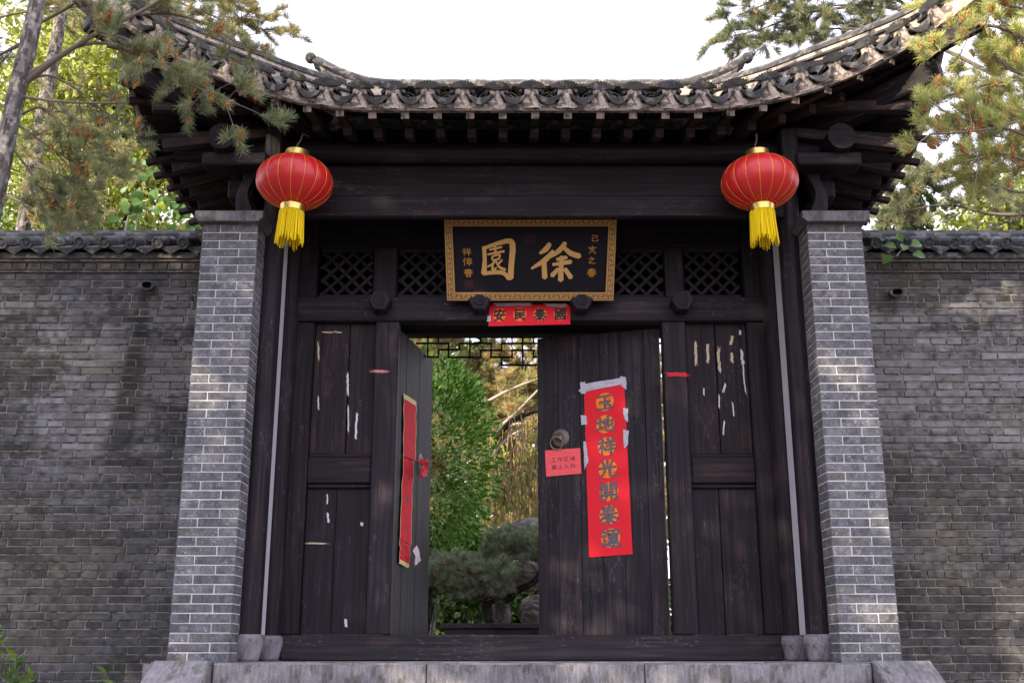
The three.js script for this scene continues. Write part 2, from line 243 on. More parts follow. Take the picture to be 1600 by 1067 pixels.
function gardenWall(side, label, drainX, seed) {
  const r = rng(seed), zf = -1.3, xin = side * 2.5, xout = side * 8, yTop = 3.385;
  const t = thing('garden_wall', label, 'wall', [side * 5, GY, zf]);
  const xa = Math.min(xin, xout), xb = Math.max(xin, xout), stain = wallStain(seed, drainX, xa);
  const mB = mat(lin(1, 1, 1), { map: stain, bumpMap: fineBump, bumpScale: 0.006, vertexColors: true, roughness: 0.92 }), mM = mat(lin(0.40, 0.38, 0.365), { map: limeMap, bumpMap: limeBump, bumpScale: 0.008, roughness: 0.95 });
  const uvw = (cx, cy) => [cx - xa, cy - GY, 0];
  part('mortar_bed', cbox(xb - xa, yTop - GY, 0.36, 0.002, 1, uvw((xa + xb) / 2, (yTop + GY) / 2)), mM, t, [(xa + xb) / 2, (yTop + GY) / 2, zf - 0.18 - 0.006]);
  const rows = Math.floor((yTop - GY) / PITCHY), rest = []; let single = 0;
  for (let j = 0; j < rows; j++) {
    const y = yTop - (rows - j - 0.5) * PITCHY, head = (rows - j) % 6 === 4, len = head ? 0.132 : 0.272;
    let x = -rr(0, len, r);
    while (x < 5.5) {
      const l = len * (r() < 0.12 ? 0.5 : 1) * rr(0.96, 1.03, r), a = Math.max(0, x), b = Math.min(5.5, x + l);
      if (b - a > 0.03) {
        const cx = xin + side * (a + b) / 2, h = BH + rr(-0.003, 0.003, r), dz = rr(-0.001, 0.005, r);
        const g = paint(cbox(b - a, h, 0.05, rr(0.003, 0.007, r), 1, uvw(cx, y), 0.0012), brickTone(r, 0.45, 0.24, side > 0 ? 0.95 : 1.02));
        const near = Math.abs(cx) < (side < 0 ? 4.75 : 4.3) && y > -0.16;
        if (near && single < 300 && y < 3.2) { single++; part('brick', g, mB, t, [cx, y, zf - 0.025 + dz]); } else rest.push(moved(g, cx - t.position.x, y - t.position.y, -0.025 + dz));
      }
      x += l + rr(0.006, 0.012, r);
    }
  }
  part('brickwork', merge(rest), mB, t, [0, 0, 0], { local: true, stuff: true });
  // corbel: thin band, header course, thin band
  const mBand = mat(lin(0.30, 0.27, 0.25), { map: limeMap, bumpMap: limeBump, bumpScale: 0.006 });
  bar('corbel_band', xa, xb, 3.386, 3.400, zf - 0.3, zf + 0.022, mBand, t, 0, 0.003);
  bar('corbel_bed', xa, xb, 3.40, 3.478, zf - 0.3, zf + 0.022, mBand, t, 0, 0.003);
  const hr = [];
  for (let x = 0.02; x < 5.4; x += 0.128) { const cx = xin + side * (x + 0.06), g = paint(cbox(0.117, 0.066, 0.06, 0.005, 1, uvw(cx, 3.44), 0.002), brickTone(r, 0.38, 0.26, side > 0 ? 0.94 : 1.0)); if (x < 2.7) part('corbel_brick', g, mB, t, [cx, 3.438, zf + 0.005]); else hr.push(moved(g, cx - t.position.x, 3.438 - GY, 0.005)); }
  part('corbel_bricks_beyond', merge(hr), mB, t, [0, 0, 0], { local: true, stuff: true }).name = 'far_corbel_brickwork';
  bar('coping_band', xa, xb, 3.480, 3.500, zf - 0.3, zf + 0.055, mBand, t, 0, 0.004);
  bar('coping_bed', xa, xb, 3.502, 3.56, zf - 0.34, zf + 0.075, M.tile, t, 0, 0.004);
  // tiles: pan tiles with a pointed lip, round cover tiles with a disc end
  const disc = (() => { const p = [[0.0001, 0.012], [0.018, 0.012], [0.022, 0.006], [0.036, 0.006], [0.040, 0.014], [0.052, 0.014], [0.054, 0.008], [0.054, -0.02], [0.0001, -0.02]].map(q => new THREE.Vector2(...q)); return plain(new THREE.LatheGeometry(p, 18).rotateX(Math.PI / 2)); })();
  const cover = () => { const g = []; for (let k = 0; k < 2; k++) { const s = new THREE.Shape(); const ro = 0.054 - 0.004 * k; s.absarc(0, 0, ro, 0, Math.PI, false); s.lineTo(-ro, -0.02); s.lineTo(ro, -0.02); g.push(extr(s, 0.23, 0.002, 10).translate(0, -0.002 * k, -0.225 * (k + 1))); } return merge(g); };
  const lip = (() => { const s = new THREE.Shape(); s.moveTo(-0.115, 0.012); s.quadraticCurveTo(0, -0.045, 0.115, 0.012); s.lineTo(0.095, -0.022); s.quadraticCurveTo(0.06, -0.035, 0.045, -0.05); s.quadraticCurveTo(0.02, -0.06, 0, -0.082); s.quadraticCurveTo(-0.02, -0.06, -0.045, -0.05); s.quadraticCurveTo(-0.06, -0.035, -0.095, -0.022); return extr(s, 0.012, 0.002, 6); })();
  const pan = (() => { const s = new THREE.Shape(); s.moveTo(-0.115, 0.012); s.quadraticCurveTo(0, -0.045, 0.115, 0.012); s.lineTo(0.115, -0.004); s.quadraticCurveTo(0, -0.062, -0.115, -0.004); return extr(s, 0.42, 0.001, 6).translate(0, 0, -0.42); })();
  const cgs = vary(cover(), 4), discs = vary(disc, 4), lips = vary(lip, 4), slope = 0.40;
  for (let k = 0; k < 22; k++) {
    const cx = side * (2.66 + 0.235 * k) + rr(-0.008, 0.008, r), rot = [slope, rr(-0.05, 0.05, r), rr(-0.03, 0.03, r)], rest2 = k > 12;
    const row = sub('cover_tile', t, [cx, 3.625 + rr(-0.006, 0.006, r), zf + 0.135 + rr(-0.01, 0.01, r)]); row.rotation.set(...rot);
    part('tile_barrel', cgs[k % 4], M.coping, row, [0, 0, 0], { local: true }); part('tile_disc', discs[(k * 3) % 4], M.coping, row, [0, 0, 0.004], { local: true });
    const pr = sub('pan_tile', t, [cx + side * 0.1175, 3.61 + rr(-0.005, 0.005, r), zf + 0.115]); pr.rotation.set(slope, 0, rr(-0.04, 0.04, r));
    part('tile_trough', pan, M.tile, pr, [0, 0, 0], { local: true }); part('tile_lip', lips[(k * 7 + 1) % 4], M.coping, pr, [0, 0, 0.003], { local: true });
  }
  part('coping_ridge', sweep([[-0.1, 0], [0.1, 0], [0.1, 0.08], [0.06, 0.13], [0, 0.15], [-0.06, 0.13], [-0.1, 0.08]], [V(xa, 3.76, zf - 0.28), V(xb, 3.76, zf - 0.28)]), M.coping, t);
  bar('coping_back', xa, xb, 3.50, 3.78, zf - 0.5, zf - 0.2, M.tile, t, 0);
  // drain spout: a short half pipe out of the wall
  const sp = (() => { const s = new THREE.Shape(); s.absarc(0, 0, 0.062, 0.15, Math.PI * 2 - 0.15, false); const h = new THREE.Path(); h.absarc(0, 0, 0.045, 0, Math.PI * 2, true); const f = new THREE.Shape(); f.absarc(0, 0, 0.062, 0, Math.PI * 2, false); f.holes.push(h); return extr(f, 0.2, 0.003, 14); })();
  const ds = part('drain_spout', sp, M.coping, t, [drainX, side < 0 ? 3.275 : 3.21, zf - 0.06]); ds.rotation.set(0.25, side * -0.25, 0); ds.scale.set(1, 0.7, 1);
  return t;
}
gardenWall(-1, 'old grey brick garden wall with pale lime bloom, beside the leaning pine trunk', -3.476, 201);
gardenWall(1, 'old brown-grey brick garden wall beside the pine with bright orange cones', 3.33, 301);

function pier(side, seed) {
  const r = rng(seed), x0 = side < 0 ? -2.612 : 2.178, x1 = side < 0 ? -2.172 : 2.612, n = 49, zb = -2.05;
  const t = thing('brick_pier', side < 0 ? 'neat grey brick pier with white joints, next to the torn red couplet side' : 'neat grey brick pier with white joints, on the side of the wide red couplet', 'brick pier', [(x0 + x1) / 2, 0, 0]);
  const e = 0.0045;
  part('mortar_bed', cbox(x1 - x0 - 2 * e, n * PITCHY, -zb - 2 * e, 0.002, 1), M.pierMortar, t, [(x0 + x1) / 2, n * PITCHY / 2, zb / 2]);
  const sh = 0.137, inner = side < 0 ? x1 : x0, outer = side < 0 ? x0 : x1, rest = [];
  const one = (cx, y, cz, w, h, d, single) => { const g = paint(cbox(w, h, d, rr(0.0025, 0.0055, r), 0, [rr(0, 9, r), rr(0, 9, r), rr(0, 9, r)], 0.0011), brickTone(r, 0.355, 0.14, side > 0 ? 0.98 : 1.02)); if (single) part('brick', g, M.pierBrick, t, [cx, y, cz]); else rest.push(moved(g, cx - t.position.x, y, cz)); };
  for (let j = 0; j < n; j++) {
    const y = (j + 0.5) * PITCHY, h = BH + 0.001 + rr(-0.001, 0.001, r), flip = (j % 2 === 0) === (side < 0), W = x1 - x0, lo = W - sh - JT;
    // front: one header and one stretcher, swapped course by course
    const a0 = flip ? sh : lo, hIn = side < 0 ? !flip : flip; // header beside the inner face?
    const dL = flip ? 0.29 : sh, dR = flip ? sh : 0.29;
    one(x0 + a0 / 2, y, -dL / 2, a0, h, dL, true); one(x1 - (W - a0 - JT) / 2, y, -dR / 2, W - a0 - JT, h, dR, true);
    // inner face
    let z = -((side < 0 ? dR : dL) + JT); let k = 0;
    while (z > zb + 0.02) { const d = Math.min(0.28, z - zb); one(inner - side * -0.06 + 0, y, z - d / 2, 0.12, h, d, k < 1); z -= d + JT; k++; }
    // outer face
    z = -((side < 0 ? dL : dR) + JT);
    while (z > zb + 0.02) { const d = Math.min(0.28, z - zb); one(outer + side * -0.06, y, z - d / 2, 0.12, h, d, false); z -= d + JT; }
  }
  part('brickwork', merge(rest), M.pierBrick, t, [0, 0, 0], { local: true, stuff: true });
  // stone cap: a slab with a cut-back lower edge
  const s = new THREE.Shape(), hw = (x1 - x0) / 2 + 0.045; s.moveTo(-hw + 0.03, 0); s.lineTo(hw - 0.03, 0); s.lineTo(hw, 0.03); s.lineTo(hw, 0.082); s.lineTo(-hw, 0.082); s.lineTo(-hw, 0.03);
  part('stone_cap', extr(s, 0.62, 0.004).translate(0, 0, -0.57), M.capStone, t, [(x0 + x1) / 2, n * PITCHY + 0.003, 0.02]);
  return t;
}
pier(-1, 41); pier(1, 42);

// ================================================================ the gatehouse
const gate = thing('gatehouse', 'dark timber gatehouse with upturned tiled roof and double door', 'gatehouse', [0, 0, -1]);
// columns on stone drums
const drum = plain(new THREE.LatheGeometry([[0.0001, 0], [0.082, 0], [0.092, 0.03], [0.112, 0.11], [0.118, 0.15], [0.115, 0.185], [0.104, 0.20], [0.0001, 0.20]].map(q => new THREE.Vector2(...q)), 28));
function column(x, z, y1, r = 0.095) {
  const g = plain(new THREE.CylinderGeometry(r * 0.96, r, y1 - 0.2, 24, 1)), uv = g.attributes.uv; for (let i = 0; i < uv.count; i++) uv.setXY(i, uv.getX(i) * 0.6 + x * 3, uv.getY(i) * y1 + z);
  const c = part('column', g, M.column, gate, [x, 0.2 + (y1 - 0.2) / 2, z]);
  part('column_base', drum, M.baseStone, c, [x, 0.0, z]);
}
for (const s of [-1, 1]) { column(s * 2.125, -0.34, 4.1); column(s * 2.10, -0.93, 4.2); column(s * 2.1, -1.92, 4.1); }
// white plaster strips between front and door columns
for (const s of [-1, 1]) bar('plaster_strip', Math.min(s * 2.105, s * 2.165), Math.max(s * 2.105, s * 2.165), 0.2, 3.5, -0.82, -0.44, M.plaster, gate, 1, 0.002);

// front beams
bar('tie_beam', -2.07, 2.07, 3.490, 3.681, -0.30, -0.22, M.beam, gate, 0, 0.012);
bar('beam_board', -2.06, 2.06, 3.683, 3.80, -0.36, -0.25, M.board, gate, 0, 0.006);
bar('cushion_board', -2.06, 2.06, 3.802, 3.985, -0.36, -0.30, M.board, gate, 0, 0.003);
{ const g = plain(new THREE.CylinderGeometry(0.092, 0.092, 5.9, 20).rotateZ(Math.PI / 2)); const uv = g.attributes.uv; for (let i = 0; i < uv.count; i++) uv.setXY(i, uv.getX(i) * 0.6, uv.getY(i) * 5); part('eave_purlin', g, M.beam, gate, [0, 4.066, -0.24]); }
for (const s of [-1, 1]) {
  // side eave purlin: its round end shows above the pier
  const g = plain(new THREE.CylinderGeometry(0.112, 0.112, 2.4, 22).rotateX(Math.PI / 2)); const uv = g.attributes.uv; for (let i = 0; i < uv.count; i++) uv.setXY(i, uv.getX(i) * 0.6, uv.getY(i) * 2.4);
  part('side_purlin', g, M.beam, gate, [s * 2.49, 4.055, 0.1 - 1.2]);
  bar('cross_arm', Math.min(s * 2.14, s * 2.66), Math.max(s * 2.14, s * 2.66), 3.845, 3.955, -0.20, 0.02, M.beam, gate, 0, 0.012);
  bar('beam_head', s * 2.10 - 0.07, s * 2.10 + 0.07, 3.83, 4.19, -0.2, -0.02, M.beam, gate, 1, 0.014);
  bar('side_tie_beam', Math.min(s * 2.3, s * 2.5), Math.max(s * 2.3, s * 2.5), 3.66, 3.82, -2.0, -0.22, M.beam, gate, 2, 0.012);
  bar('gable_board', Math.min(s * 2.20, s * 2.24), Math.max(s * 2.20, s * 2.24), 3.43, 4.45, -1.95, -0.4, M.board, gate, 1, 0.003);
  // S-shaped bracket standing on the pier cap
  const sh = new THREE.Shape(); sh.moveTo(-0.075, 0); sh.lineTo(0.07, 0); sh.bezierCurveTo(0.03, 0.09, 0.085, 0.16, 0.065, 0.25); sh.bezierCurveTo(0.05, 0.33, 0.0, 0.36, 0.03, 0.45); sh.lineTo(-0.09, 0.45); sh.bezierCurveTo(-0.06, 0.36, 0.0, 0.30, -0.02, 0.22); sh.bezierCurveTo(-0.04, 0.14, -0.085, 0.10, -0.075, 0);
  const b = part('cap_bracket', extr(sh, 0.11, 0.006, 10), M.column, gate, [s * 2.34, 3.42, -0.28]); if (s > 0) b.scale.x = 1; else b.scale.x = -1;
}

// door wall at z = -1: sill, frames, lintel, side panels, transom lattice
const ZD = -1.0;
bar('threshold', -2.0, 2.0, 0.004, 0.206, ZD - 0.08, ZD + 0.06, M.sill, gate, 0, 0.012);
bar('door_head', -2.04, 2.04, 2.818, 3.034, ZD - 0.08, ZD + 0.08, M.frame, gate, 0, 0.01);
for (const s of [-1, 1]) {
  const X = (a, b) => [Math.min(s * a, s * b), Math.max(s * a, s * b)];
  bar('frame_post', ...X(1.868, 2.04), 0.208, 2.816, ZD - 0.06, ZD + 0.05, M.frame2, gate, 1, 0.008);
  bar('frame_post', ...X(1.868, 2.04), 3.036, 4.3, ZD - 0.06, ZD + 0.05, M.frame2, gate, 1, 0.008);
  bar('door_post', ...X(1.135, 1.335), 0.208, 2.816, ZD - 0.08, ZD + 0.06, M.frame, gate, 1, 0.008);
  const sp = sub('side_panel', gate, [s * 1.6, 0.2, ZD]);
  const xi = 1.337, xo = 1.866;
  bar('mid_rail', ...X(xi, xo), 1.42, 1.64, ZD - 0.05, ZD + 0.045, M.panel, sp, 0, 0.01);
  bar('rail_lip', ...X(xi, xo), 1.385, 1.418, ZD - 0.05, ZD + 0.015, M.panel, sp, 0, 0.008);
  bar('sill_lip', ...X(xi, xo), 1.642, 1.672, ZD - 0.05, ZD + 0.01, M.panel, sp, 0, 0.008);
  const split = s < 0 ? 1.565 : 1.60;
  bar('plank', ...X(xi, split - 0.004), 1.674, 2.816, ZD - 0.05, ZD - 0.02, M.panel, sp, 1, 0.004); bar('plank', ...X(split + 0.004, xo), 1.674, 2.816, ZD - 0.05, ZD - 0.018, M.panel, sp, 1, 0.004);
  const sp2 = s < 0 ? 1.62 : 1.565;
  bar('plank', ...X(xi, sp2 - (s < 0 ? 0.001 : 0.005)), 0.208, 1.383, ZD - 0.05, ZD - 0.02, M.frame2, sp, 1, 0.004); bar('plank', ...X(sp2 + 0.001, xo), 0.208, 1.383, ZD - 0.05, ZD - 0.019, M.frame2, sp, 1, 0.004);
  bar('backing_board', ...X(1.3, 1.9), 0.208, 2.816, ZD - 0.075, ZD - 0.056, M.board, sp, 1, 0.002);
}
// transom: five lattice windows between short posts
const wins = [[-1.848, -1.375], [-1.165, -0.71], [-0.60, 0.62], [0.735, 1.178], [1.345, 1.848]];
bar('transom_head', -1.866, 1.866, 3.505, 4.3, ZD - 0.05, ZD + 0.02, M.board, gate, 0, 0.006);
for (let k = 0; k < 4; k++) bar('transom_post', wins[k][1], wins[k + 1][0], 3.036, 3.503, ZD - 0.06, ZD + 0.05, M.frame2, gate, 1, 0.008);
wins.forEach(([a, b], k) => {
  const w = sub('transom_window', gate, [(a + b) / 2, 3.05, ZD]), y0 = 3.062, y1 = 3.49, xa = a + 0.012, xb = b - 0.012;
  bar('window_rail', a + 0.001, b - 0.001, 3.036, y0 + 0.012, ZD - 0.04, ZD + 0.02, M.frame2, w, 0, 0.005); bar('window_rail', a + 0.001, b - 0.001, y1 - 0.012, 3.503, ZD - 0.04, ZD + 0.02, M.frame2, w, 0, 0.005);
  const W = xb - xa, H = y1 - y0, step = 0.128;
  for (const d of [1, -1]) for (let c = -H + 0.04; c < W; c += step) { // bars y = d * x + c, clipped to the light
    let p = d > 0 ? [c, 0] : [c, H], q = d > 0 ? [c + H, H] : [c + H, 0];
    if (p[0] < 0) { p = [0, p[1] - d * p[0]]; } if (q[0] > W) { q = [W, q[1] - d * (q[0] - W)]; }
    const L = Math.hypot(q[0] - p[0], q[1] - p[1]); if (L < 0.03) continue;
    const o = part('lattice_bar', cbox(L, 0.03, 0.014, 0.003, 0), M.frame2, w, [xa + (p[0] + q[0]) / 2, y0 + (p[1] + q[1]) / 2, ZD - (d > 0 ? 0.004 : 0.012)]); o.rotation.z = Math.atan2(q[1] - p[1], q[0] - p[0]);
  }
});
// closed loft and rear
bar('rear_beam', -2.0, 2.0, at(740, 526, -1.95).y, 3.36, -2.02, -1.84, M.beam, gate, 0, 0.01);
bar('rear_board', -2.2, 2.2, 3.362, 4.45, -1.98, -1.9, M.board, gate, 0, 0.006);
// hexagonal door pegs
for (const x of [-1.288, -0.438, 0.435, 1.296]) {
  const s = new THREE.Shape(); for (let k = 0; k < 6; k++) { const a = k * Math.PI / 3, r = 0.088; k ? s.lineTo(Math.cos(a) * r, Math.sin(a) * r) : s.moveTo(r, 0); }
  const p = part('door_peg', extr(s, 0.15, 0.009), M.frame, gate, [x, 2.955, ZD + 0.083]);
  const rs = new THREE.Shape(); rs.absarc(0, 0, 0.05, 0, Math.PI * 2); part('peg_rosette', extr(rs, 0.003, 0.002, 14), M.frame2, p, [x, 2.955, ZD + 0.244]);
}
// hanging lattice under the rear beam (segments read off the photograph, on the plane of the rear beam)
{
  const hl = sub('hanging_lattice', gate, [0, 3.0, -1.95]);
  const seg = [[45, 68, 250, 68], [320, 68, 525, 68], [590, 68, 815, 68], [185, 108, 320, 108], [455, 112, 590, 112], [655, 112, 800, 112], [115, 155, 185, 155], [250, 157, 455, 157], [520, 157, 660, 157], [795, 155, 830, 155], [590, 207, 860, 207],
    [118, 5, 118, 155], [185, 5, 185, 68], [185, 108, 185, 155], [250, 68, 250, 157], [320, 68, 320, 108], [387, 5, 387, 157], [455, 5, 455, 68], [455, 112, 455, 157], [523, 68, 523, 157], [590, 68, 590, 112], [590, 157, 590, 207], [657, 5, 657, 68], [657, 112, 657, 157], [725, 5, 725, 207], [795, 5, 795, 68], [795, 112, 795, 155]];
  seg.forEach(([a, b, c, d], k) => {
    const p = at(640 + a / 4.104, 520 + b / 4.104, -1.95), q = at(640 + c / 4.104, 520 + d / 4.104, -1.95), hz = b === d;
    const w = 0.016;
    for (const f of [1, -1]) { const X = x => f > 0 ? x : 0.26 - x, x0 = Math.min(X(p.x), X(q.x)), x1 = Math.max(X(p.x), X(q.x)); if (hz) bar('lattice_bar', x0 - w / 2, x1 + w / 2, p.y - w / 2, p.y + w / 2, -1.96, -1.94, M.board, hl, 0, 0.002); else bar('lattice_bar', p.x && (X(p.x)) - w / 2, X(p.x) + w / 2, Math.min(p.y, q.y), Math.max(p.y, q.y), -1.962, -1.938, M.board, hl, 1, 0.002); }
  });
}
// door leaves
const ZL = ZD - 0.112;
function leaf(side, hx, ang, len, widths, m) {
  const g = sub('door_leaf', gate, [hx, 0.11, ZL]); g.rotation.y = ang;
  let x = 0; const dir = -side, H = 2.69;
  widths.forEach((w, k) => { const gap = k === 0 && side > 0 ? 0.0035 : 0.0015; part('plank', cbox(w - gap, H - 0.004 * (k % 2), 0.052, 0.004, 1), m[k % m.length], g, [dir * (x + w / 2), H / 2, (k % 2) * 0.0015], { local: true }); x += w; });
  for (const y of [0.35, 1.2, 2.25]) part('batten', cbox(len - 0.1, 0.09, 0.04, 0.006, 0), M.frame2, g, [dir * len / 2, y, side > 0 ? -0.05 : -0.05], { local: true });
  return g;
}
const AR = 17.5 * Math.PI / 180, AL = 79 * Math.PI / 180;
const leafR = leaf(1, 1.128, -AR, 1.07, [0.14, 0.21, 0.18, 0.19, 0.2, 0.185], [M.leaf, M.leaf2]);
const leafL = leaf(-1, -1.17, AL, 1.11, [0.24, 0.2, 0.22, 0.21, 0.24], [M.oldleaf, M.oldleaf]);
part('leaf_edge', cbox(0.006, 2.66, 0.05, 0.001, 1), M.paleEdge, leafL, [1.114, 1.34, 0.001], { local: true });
const planeR = { p: V(1.128, 0, ZL).add(V(Math.sin(-AR) * 0.028, 0, Math.cos(AR) * 0.028)), n: V(Math.sin(-AR), 0, Math.cos(-AR)) };
const planeL = { p: V(-1.17, 0, ZL).add(V(Math.sin(AL) * 0.028, 0, Math.cos(AL) * 0.028)), n: V(Math.sin(AL), 0, Math.cos(AL)) };
for (const [lf, pl, px, py, sc] of [[leafR, planeR, 876, 684, 1], [leafL, planeL, 657, 722, 0.9]]) { // ring pull on a domed boss
  const w = onPlane(px, py, pl.p, pl.n), l = w.clone().sub(V(lf.position.x, 0.11, ZL)).applyAxisAngle(V(0, 1, 0), -lf.rotation.y);
  const kn = plain(new THREE.LatheGeometry([[0.0001, 0.040], [0.02, 0.036], [0.034, 0.022], [0.04, 0.010], [0.068, 0.008], [0.078, 0.003], [0.079, 0]].map(q => new THREE.Vector2(...q)), 24).rotateX(Math.PI / 2));
  const b = part('ring_boss', kn, M.iron, lf, [l.x, w.y - 0.11, 0.026], { local: true });
  const ring = part('pull_ring', plain(new THREE.TorusGeometry(0.056, 0.006, 8, 28)), M.bronze, lf, [l.x - 0.028 * sc, w.y - 0.11 - 0.052, 0.062], { local: true }); ring.rotation.x = 0.3;
}

// ---------------------------------------------------------------- roof of the gatehouse
const E0 = 4.10, XC = 3.22, ZR = -1.05, HD = 1.64;
const liftF = x => { const s = Math.max(0, (Math.abs(x) - 1.1) / 2.12); return s; };
const EF = x => { const s = liftF(x); return V(x, E0 + 0.69 * Math.pow(s, 2.2), 0.45 + 0.14 * s * s); };
const ES = (z, sd) => { const q = Math.abs(z - ZR), s = Math.max(0, (q - 0.7) / 0.94); return V(sd * (3.14 + 0.08 * s * s), 4.03 + 0.76 * Math.pow(s, 2.2), z); };
const RL = 1.75, RY = 4.88;
function roofF(u, v, back) { // front (or back) slope
  const e = EF(u * XC), t = V(u * RL, RY, ZR), p = e.lerp(t, v); p.y -= 0.09 * Math.sin(Math.PI * v) * (1 - Math.pow(Math.abs(u), 4)); if (back) p.z = 2 * ZR - p.z; return p;
}
function roofS(w, v, sd) { const e = ES(ZR + w * HD, sd), t = V(sd * RL, RY, ZR); const p = e.lerp(t, v); p.y -= 0.10 * Math.sin(Math.PI * v) * (1 - Math.pow(Math.abs(w), 4)); return p; }
const roof = sub('roof', gate, [0, 4, ZR]);
const L0 = roof; // world coordinates minus the roof's base
const up = (p, d) => { p.y += d; return p; };
const skin = d => merge([grid(40, 12, (u, v) => up(roofF(u * 2 - 1, v), d)), grid(40, 12, (u, v) => up(roofF(u * 2 - 1, v, true), d)), grid(30, 12, (u, v) => up(roofS(u * 2 - 1, v, 1), d)), grid(30, 12, (u, v) => up(roofS(u * 2 - 1, v, -1), d))]);
part('roof_boarding', skin(0.0), M.board, roof); part('tile_bed', skin(0.075), M.tile, roof);
// eave boards
const line = (n, f) => Array.from({ length: n + 1 }, (_, k) => f(k / n));
part('eave_board', sweep([[-0.02, -0.017], [0.02, -0.017], [0.02, 0.017], [-0.02, 0.017]], line(48, t => EF((t * 2 - 1) * XC))), M.rafterEnd, roof);
part('eave_board', sweep([[-0.02, -0.017], [0.02, -0.017], [0.02, 0.017], [-0.02, 0.017]], line(48, t => { const p = EF((t * 2 - 1) * XC); p.z = 2 * ZR - p.z; return p; })), M.rafterEnd, roof);
for (const sd of [-1, 1]) part('eave_board', sweep([[-0.02, -0.017], [0.02, -0.017], [0.02, 0.017], [-0.02, 0.017]], line(32, t => ES(ZR + (t * 2 - 1) * (HD - 0.03), sd))), M.rafterEnd, roof);

// rafters: flying rafters with pale ends above, stouter eave rafters below; they fan out towards the corners
function rafter(name, p, q, w, h, end) { const o = timber(name, q, p, w, h, M.rafter, gate, 0.003); if (end) { const L = p.distanceTo(q); const c = part('painted_end', cbox(w * 1.04, h * 1.04, 0.01, 0.001), M.rafterEnd, o, [0, 0, L / 2 + 0.001], { local: true }); } return o; }
for (let k = -12; k <= 12; k++) {
  const x = k * 0.252 + 0.02, ax = Math.abs(x), sg = Math.sign(x) || 1, e = EF(x), s = liftF(x);
  const f = Math.max(0, ax - 1.7), xb = sg * (ax - f * 0.62);
  rafter('flying_rafter', V(x, e.y - 0.041, e.z - 0.02), V(xb, e.y - 0.041 + 0.23 * (1 - 0.75 * s), e.z - 0.80), 0.06, 0.046, true);
  rafter('eave_rafter', V(x * (1 - 0.02 * s), e.y - 0.02 + 0.006, e.z - 0.36), V(xb * (1 - 0.06 * s), e.y + 0.23 * (1 - 0.8 * s), e.z - 1.12), 0.07, 0.075, false);
}
const tr0 = rng(66);
for (const sd of [-1, 1]) for (let k = 0; k < 13; k++) {
  const z = -2.62 + k * 0.262, e = ES(z, sd), q = Math.abs(z - ZR), s = Math.max(0, (q - 0.7) / 0.94), zb = ZR + (z - ZR) * (q > 0.6 ? mix(1, 0.66, clamp((q - 0.6) / 1)) : 1);
  rafter('flying_rafter', V(e.x + sd * rr(0.05, 0.11, tr0), e.y - 0.045, z), V(e.x - sd * 0.8, e.y - 0.041 + 0.2 * (1 - 0.8 * s), zb), 0.06, 0.046, false);
  rafter('eave_rafter', V(e.x - sd * 0.16, e.y - 0.10, z), V(e.x - sd * 1.0, e.y + 0.13 * (1 - 0.9 * s), zb), 0.085, 0.085, false);
}
// corner beams: a lower and an upper one on each corner
for (const sd of [-1, 1]) {
  timber('corner_beam', V(sd * 2.05, 4.20, -0.5), V(sd * 3.18, 4.42, 0.48), 0.15, 0.19, M.beam, gate, 0.015);
  timber('corner_beam', V(sd * 2.15, 4.42, -0.45), V(sd * 3.40, 4.70, 0.74), 0.12, 0.15, M.beam, gate, 0.012);
  timber('corner_beam', V(sd * 2.05, 4.20, -1.6), V(sd * 3.2, 4.45, -2.6), 0.15, 0.19, M.beam, gate, 0.015);
}
// eave tiles: scalloped arched ends, crescent drip ends, lime bedding between
const fanGeo = (() => {
  const s = new THREE.Shape(), R0 = 0.158, a0 = Math.PI / 2 - 0.82, a1 = Math.PI / 2 + 0.82, n = 11;
  for (let k = 0; k <= n * 4; k++) { const a = mix(a0, a1, k / (n * 4)), r = R0 - 0.013 + 0.013 * Math.abs(Math.sin(k / 4 * Math.PI)); k ? s.lineTo(Math.cos(a) * r, Math.sin(a) * r) : s.moveTo(Math.cos(a) * r, Math.sin(a) * r); }
  for (let k = 0; k <= 14; k++) { const a = mix(a1, a0, k / 14); s.lineTo(Math.cos(a) * 0.150, 0.088 + 0.016 * Math.abs(Math.cos(a)) / 0.77); }
  return extr(s, 0.016, 0.003);
})();
const archGeo = (() => { const s = new THREE.Shape(); const a0 = Math.PI / 2 - 0.9, a1 = Math.PI / 2 + 0.9; for (let k = 0; k <= 12; k++) { const a = mix(a0, a1, k / 12); k ? s.lineTo(Math.cos(a) * 0.122, Math.sin(a) * 0.122) : s.moveTo(Math.cos(a) * 0.122, Math.sin(a) * 0.122); } for (let k = 0; k <= 12; k++) { const a = mix(a1, a0, k / 12); s.lineTo(Math.cos(a) * 0.104, Math.sin(a) * 0.104); } return extr(s, 0.2, 0.002).translate(0, 0, -0.2); })();
const dripGeo = (() => { const s = new THREE.Shape(); s.moveTo(-0.112, 0.045); s.quadraticCurveTo(-0.05, 0.005, 0, 0.004); s.quadraticCurveTo(0.05, 0.005, 0.112, 0.045); s.quadraticCurveTo(0.075, -0.018, 0.035, -0.036); s.quadraticCurveTo(0, -0.052, -0.035, -0.036); s.quadraticCurveTo(-0.075, -0.018, -0.112, 0.045); return extr(s, 0.012, 0.003, 8); })();
const panGeo = (() => { const s = new THREE.Shape(); s.moveTo(-0.112, 0.045); s.quadraticCurveTo(-0.05, 0.005, 0, 0.004); s.quadraticCurveTo(0.05, 0.005, 0.112, 0.045); s.lineTo(0.106, 0.030); s.quadraticCurveTo(0.05, -0.010, 0, -0.012); s.quadraticCurveTo(-0.05, -0.010, -0.106, 0.030); return extr(s, 0.3, 0.001, 6).translate(0, 0, -0.3); })();
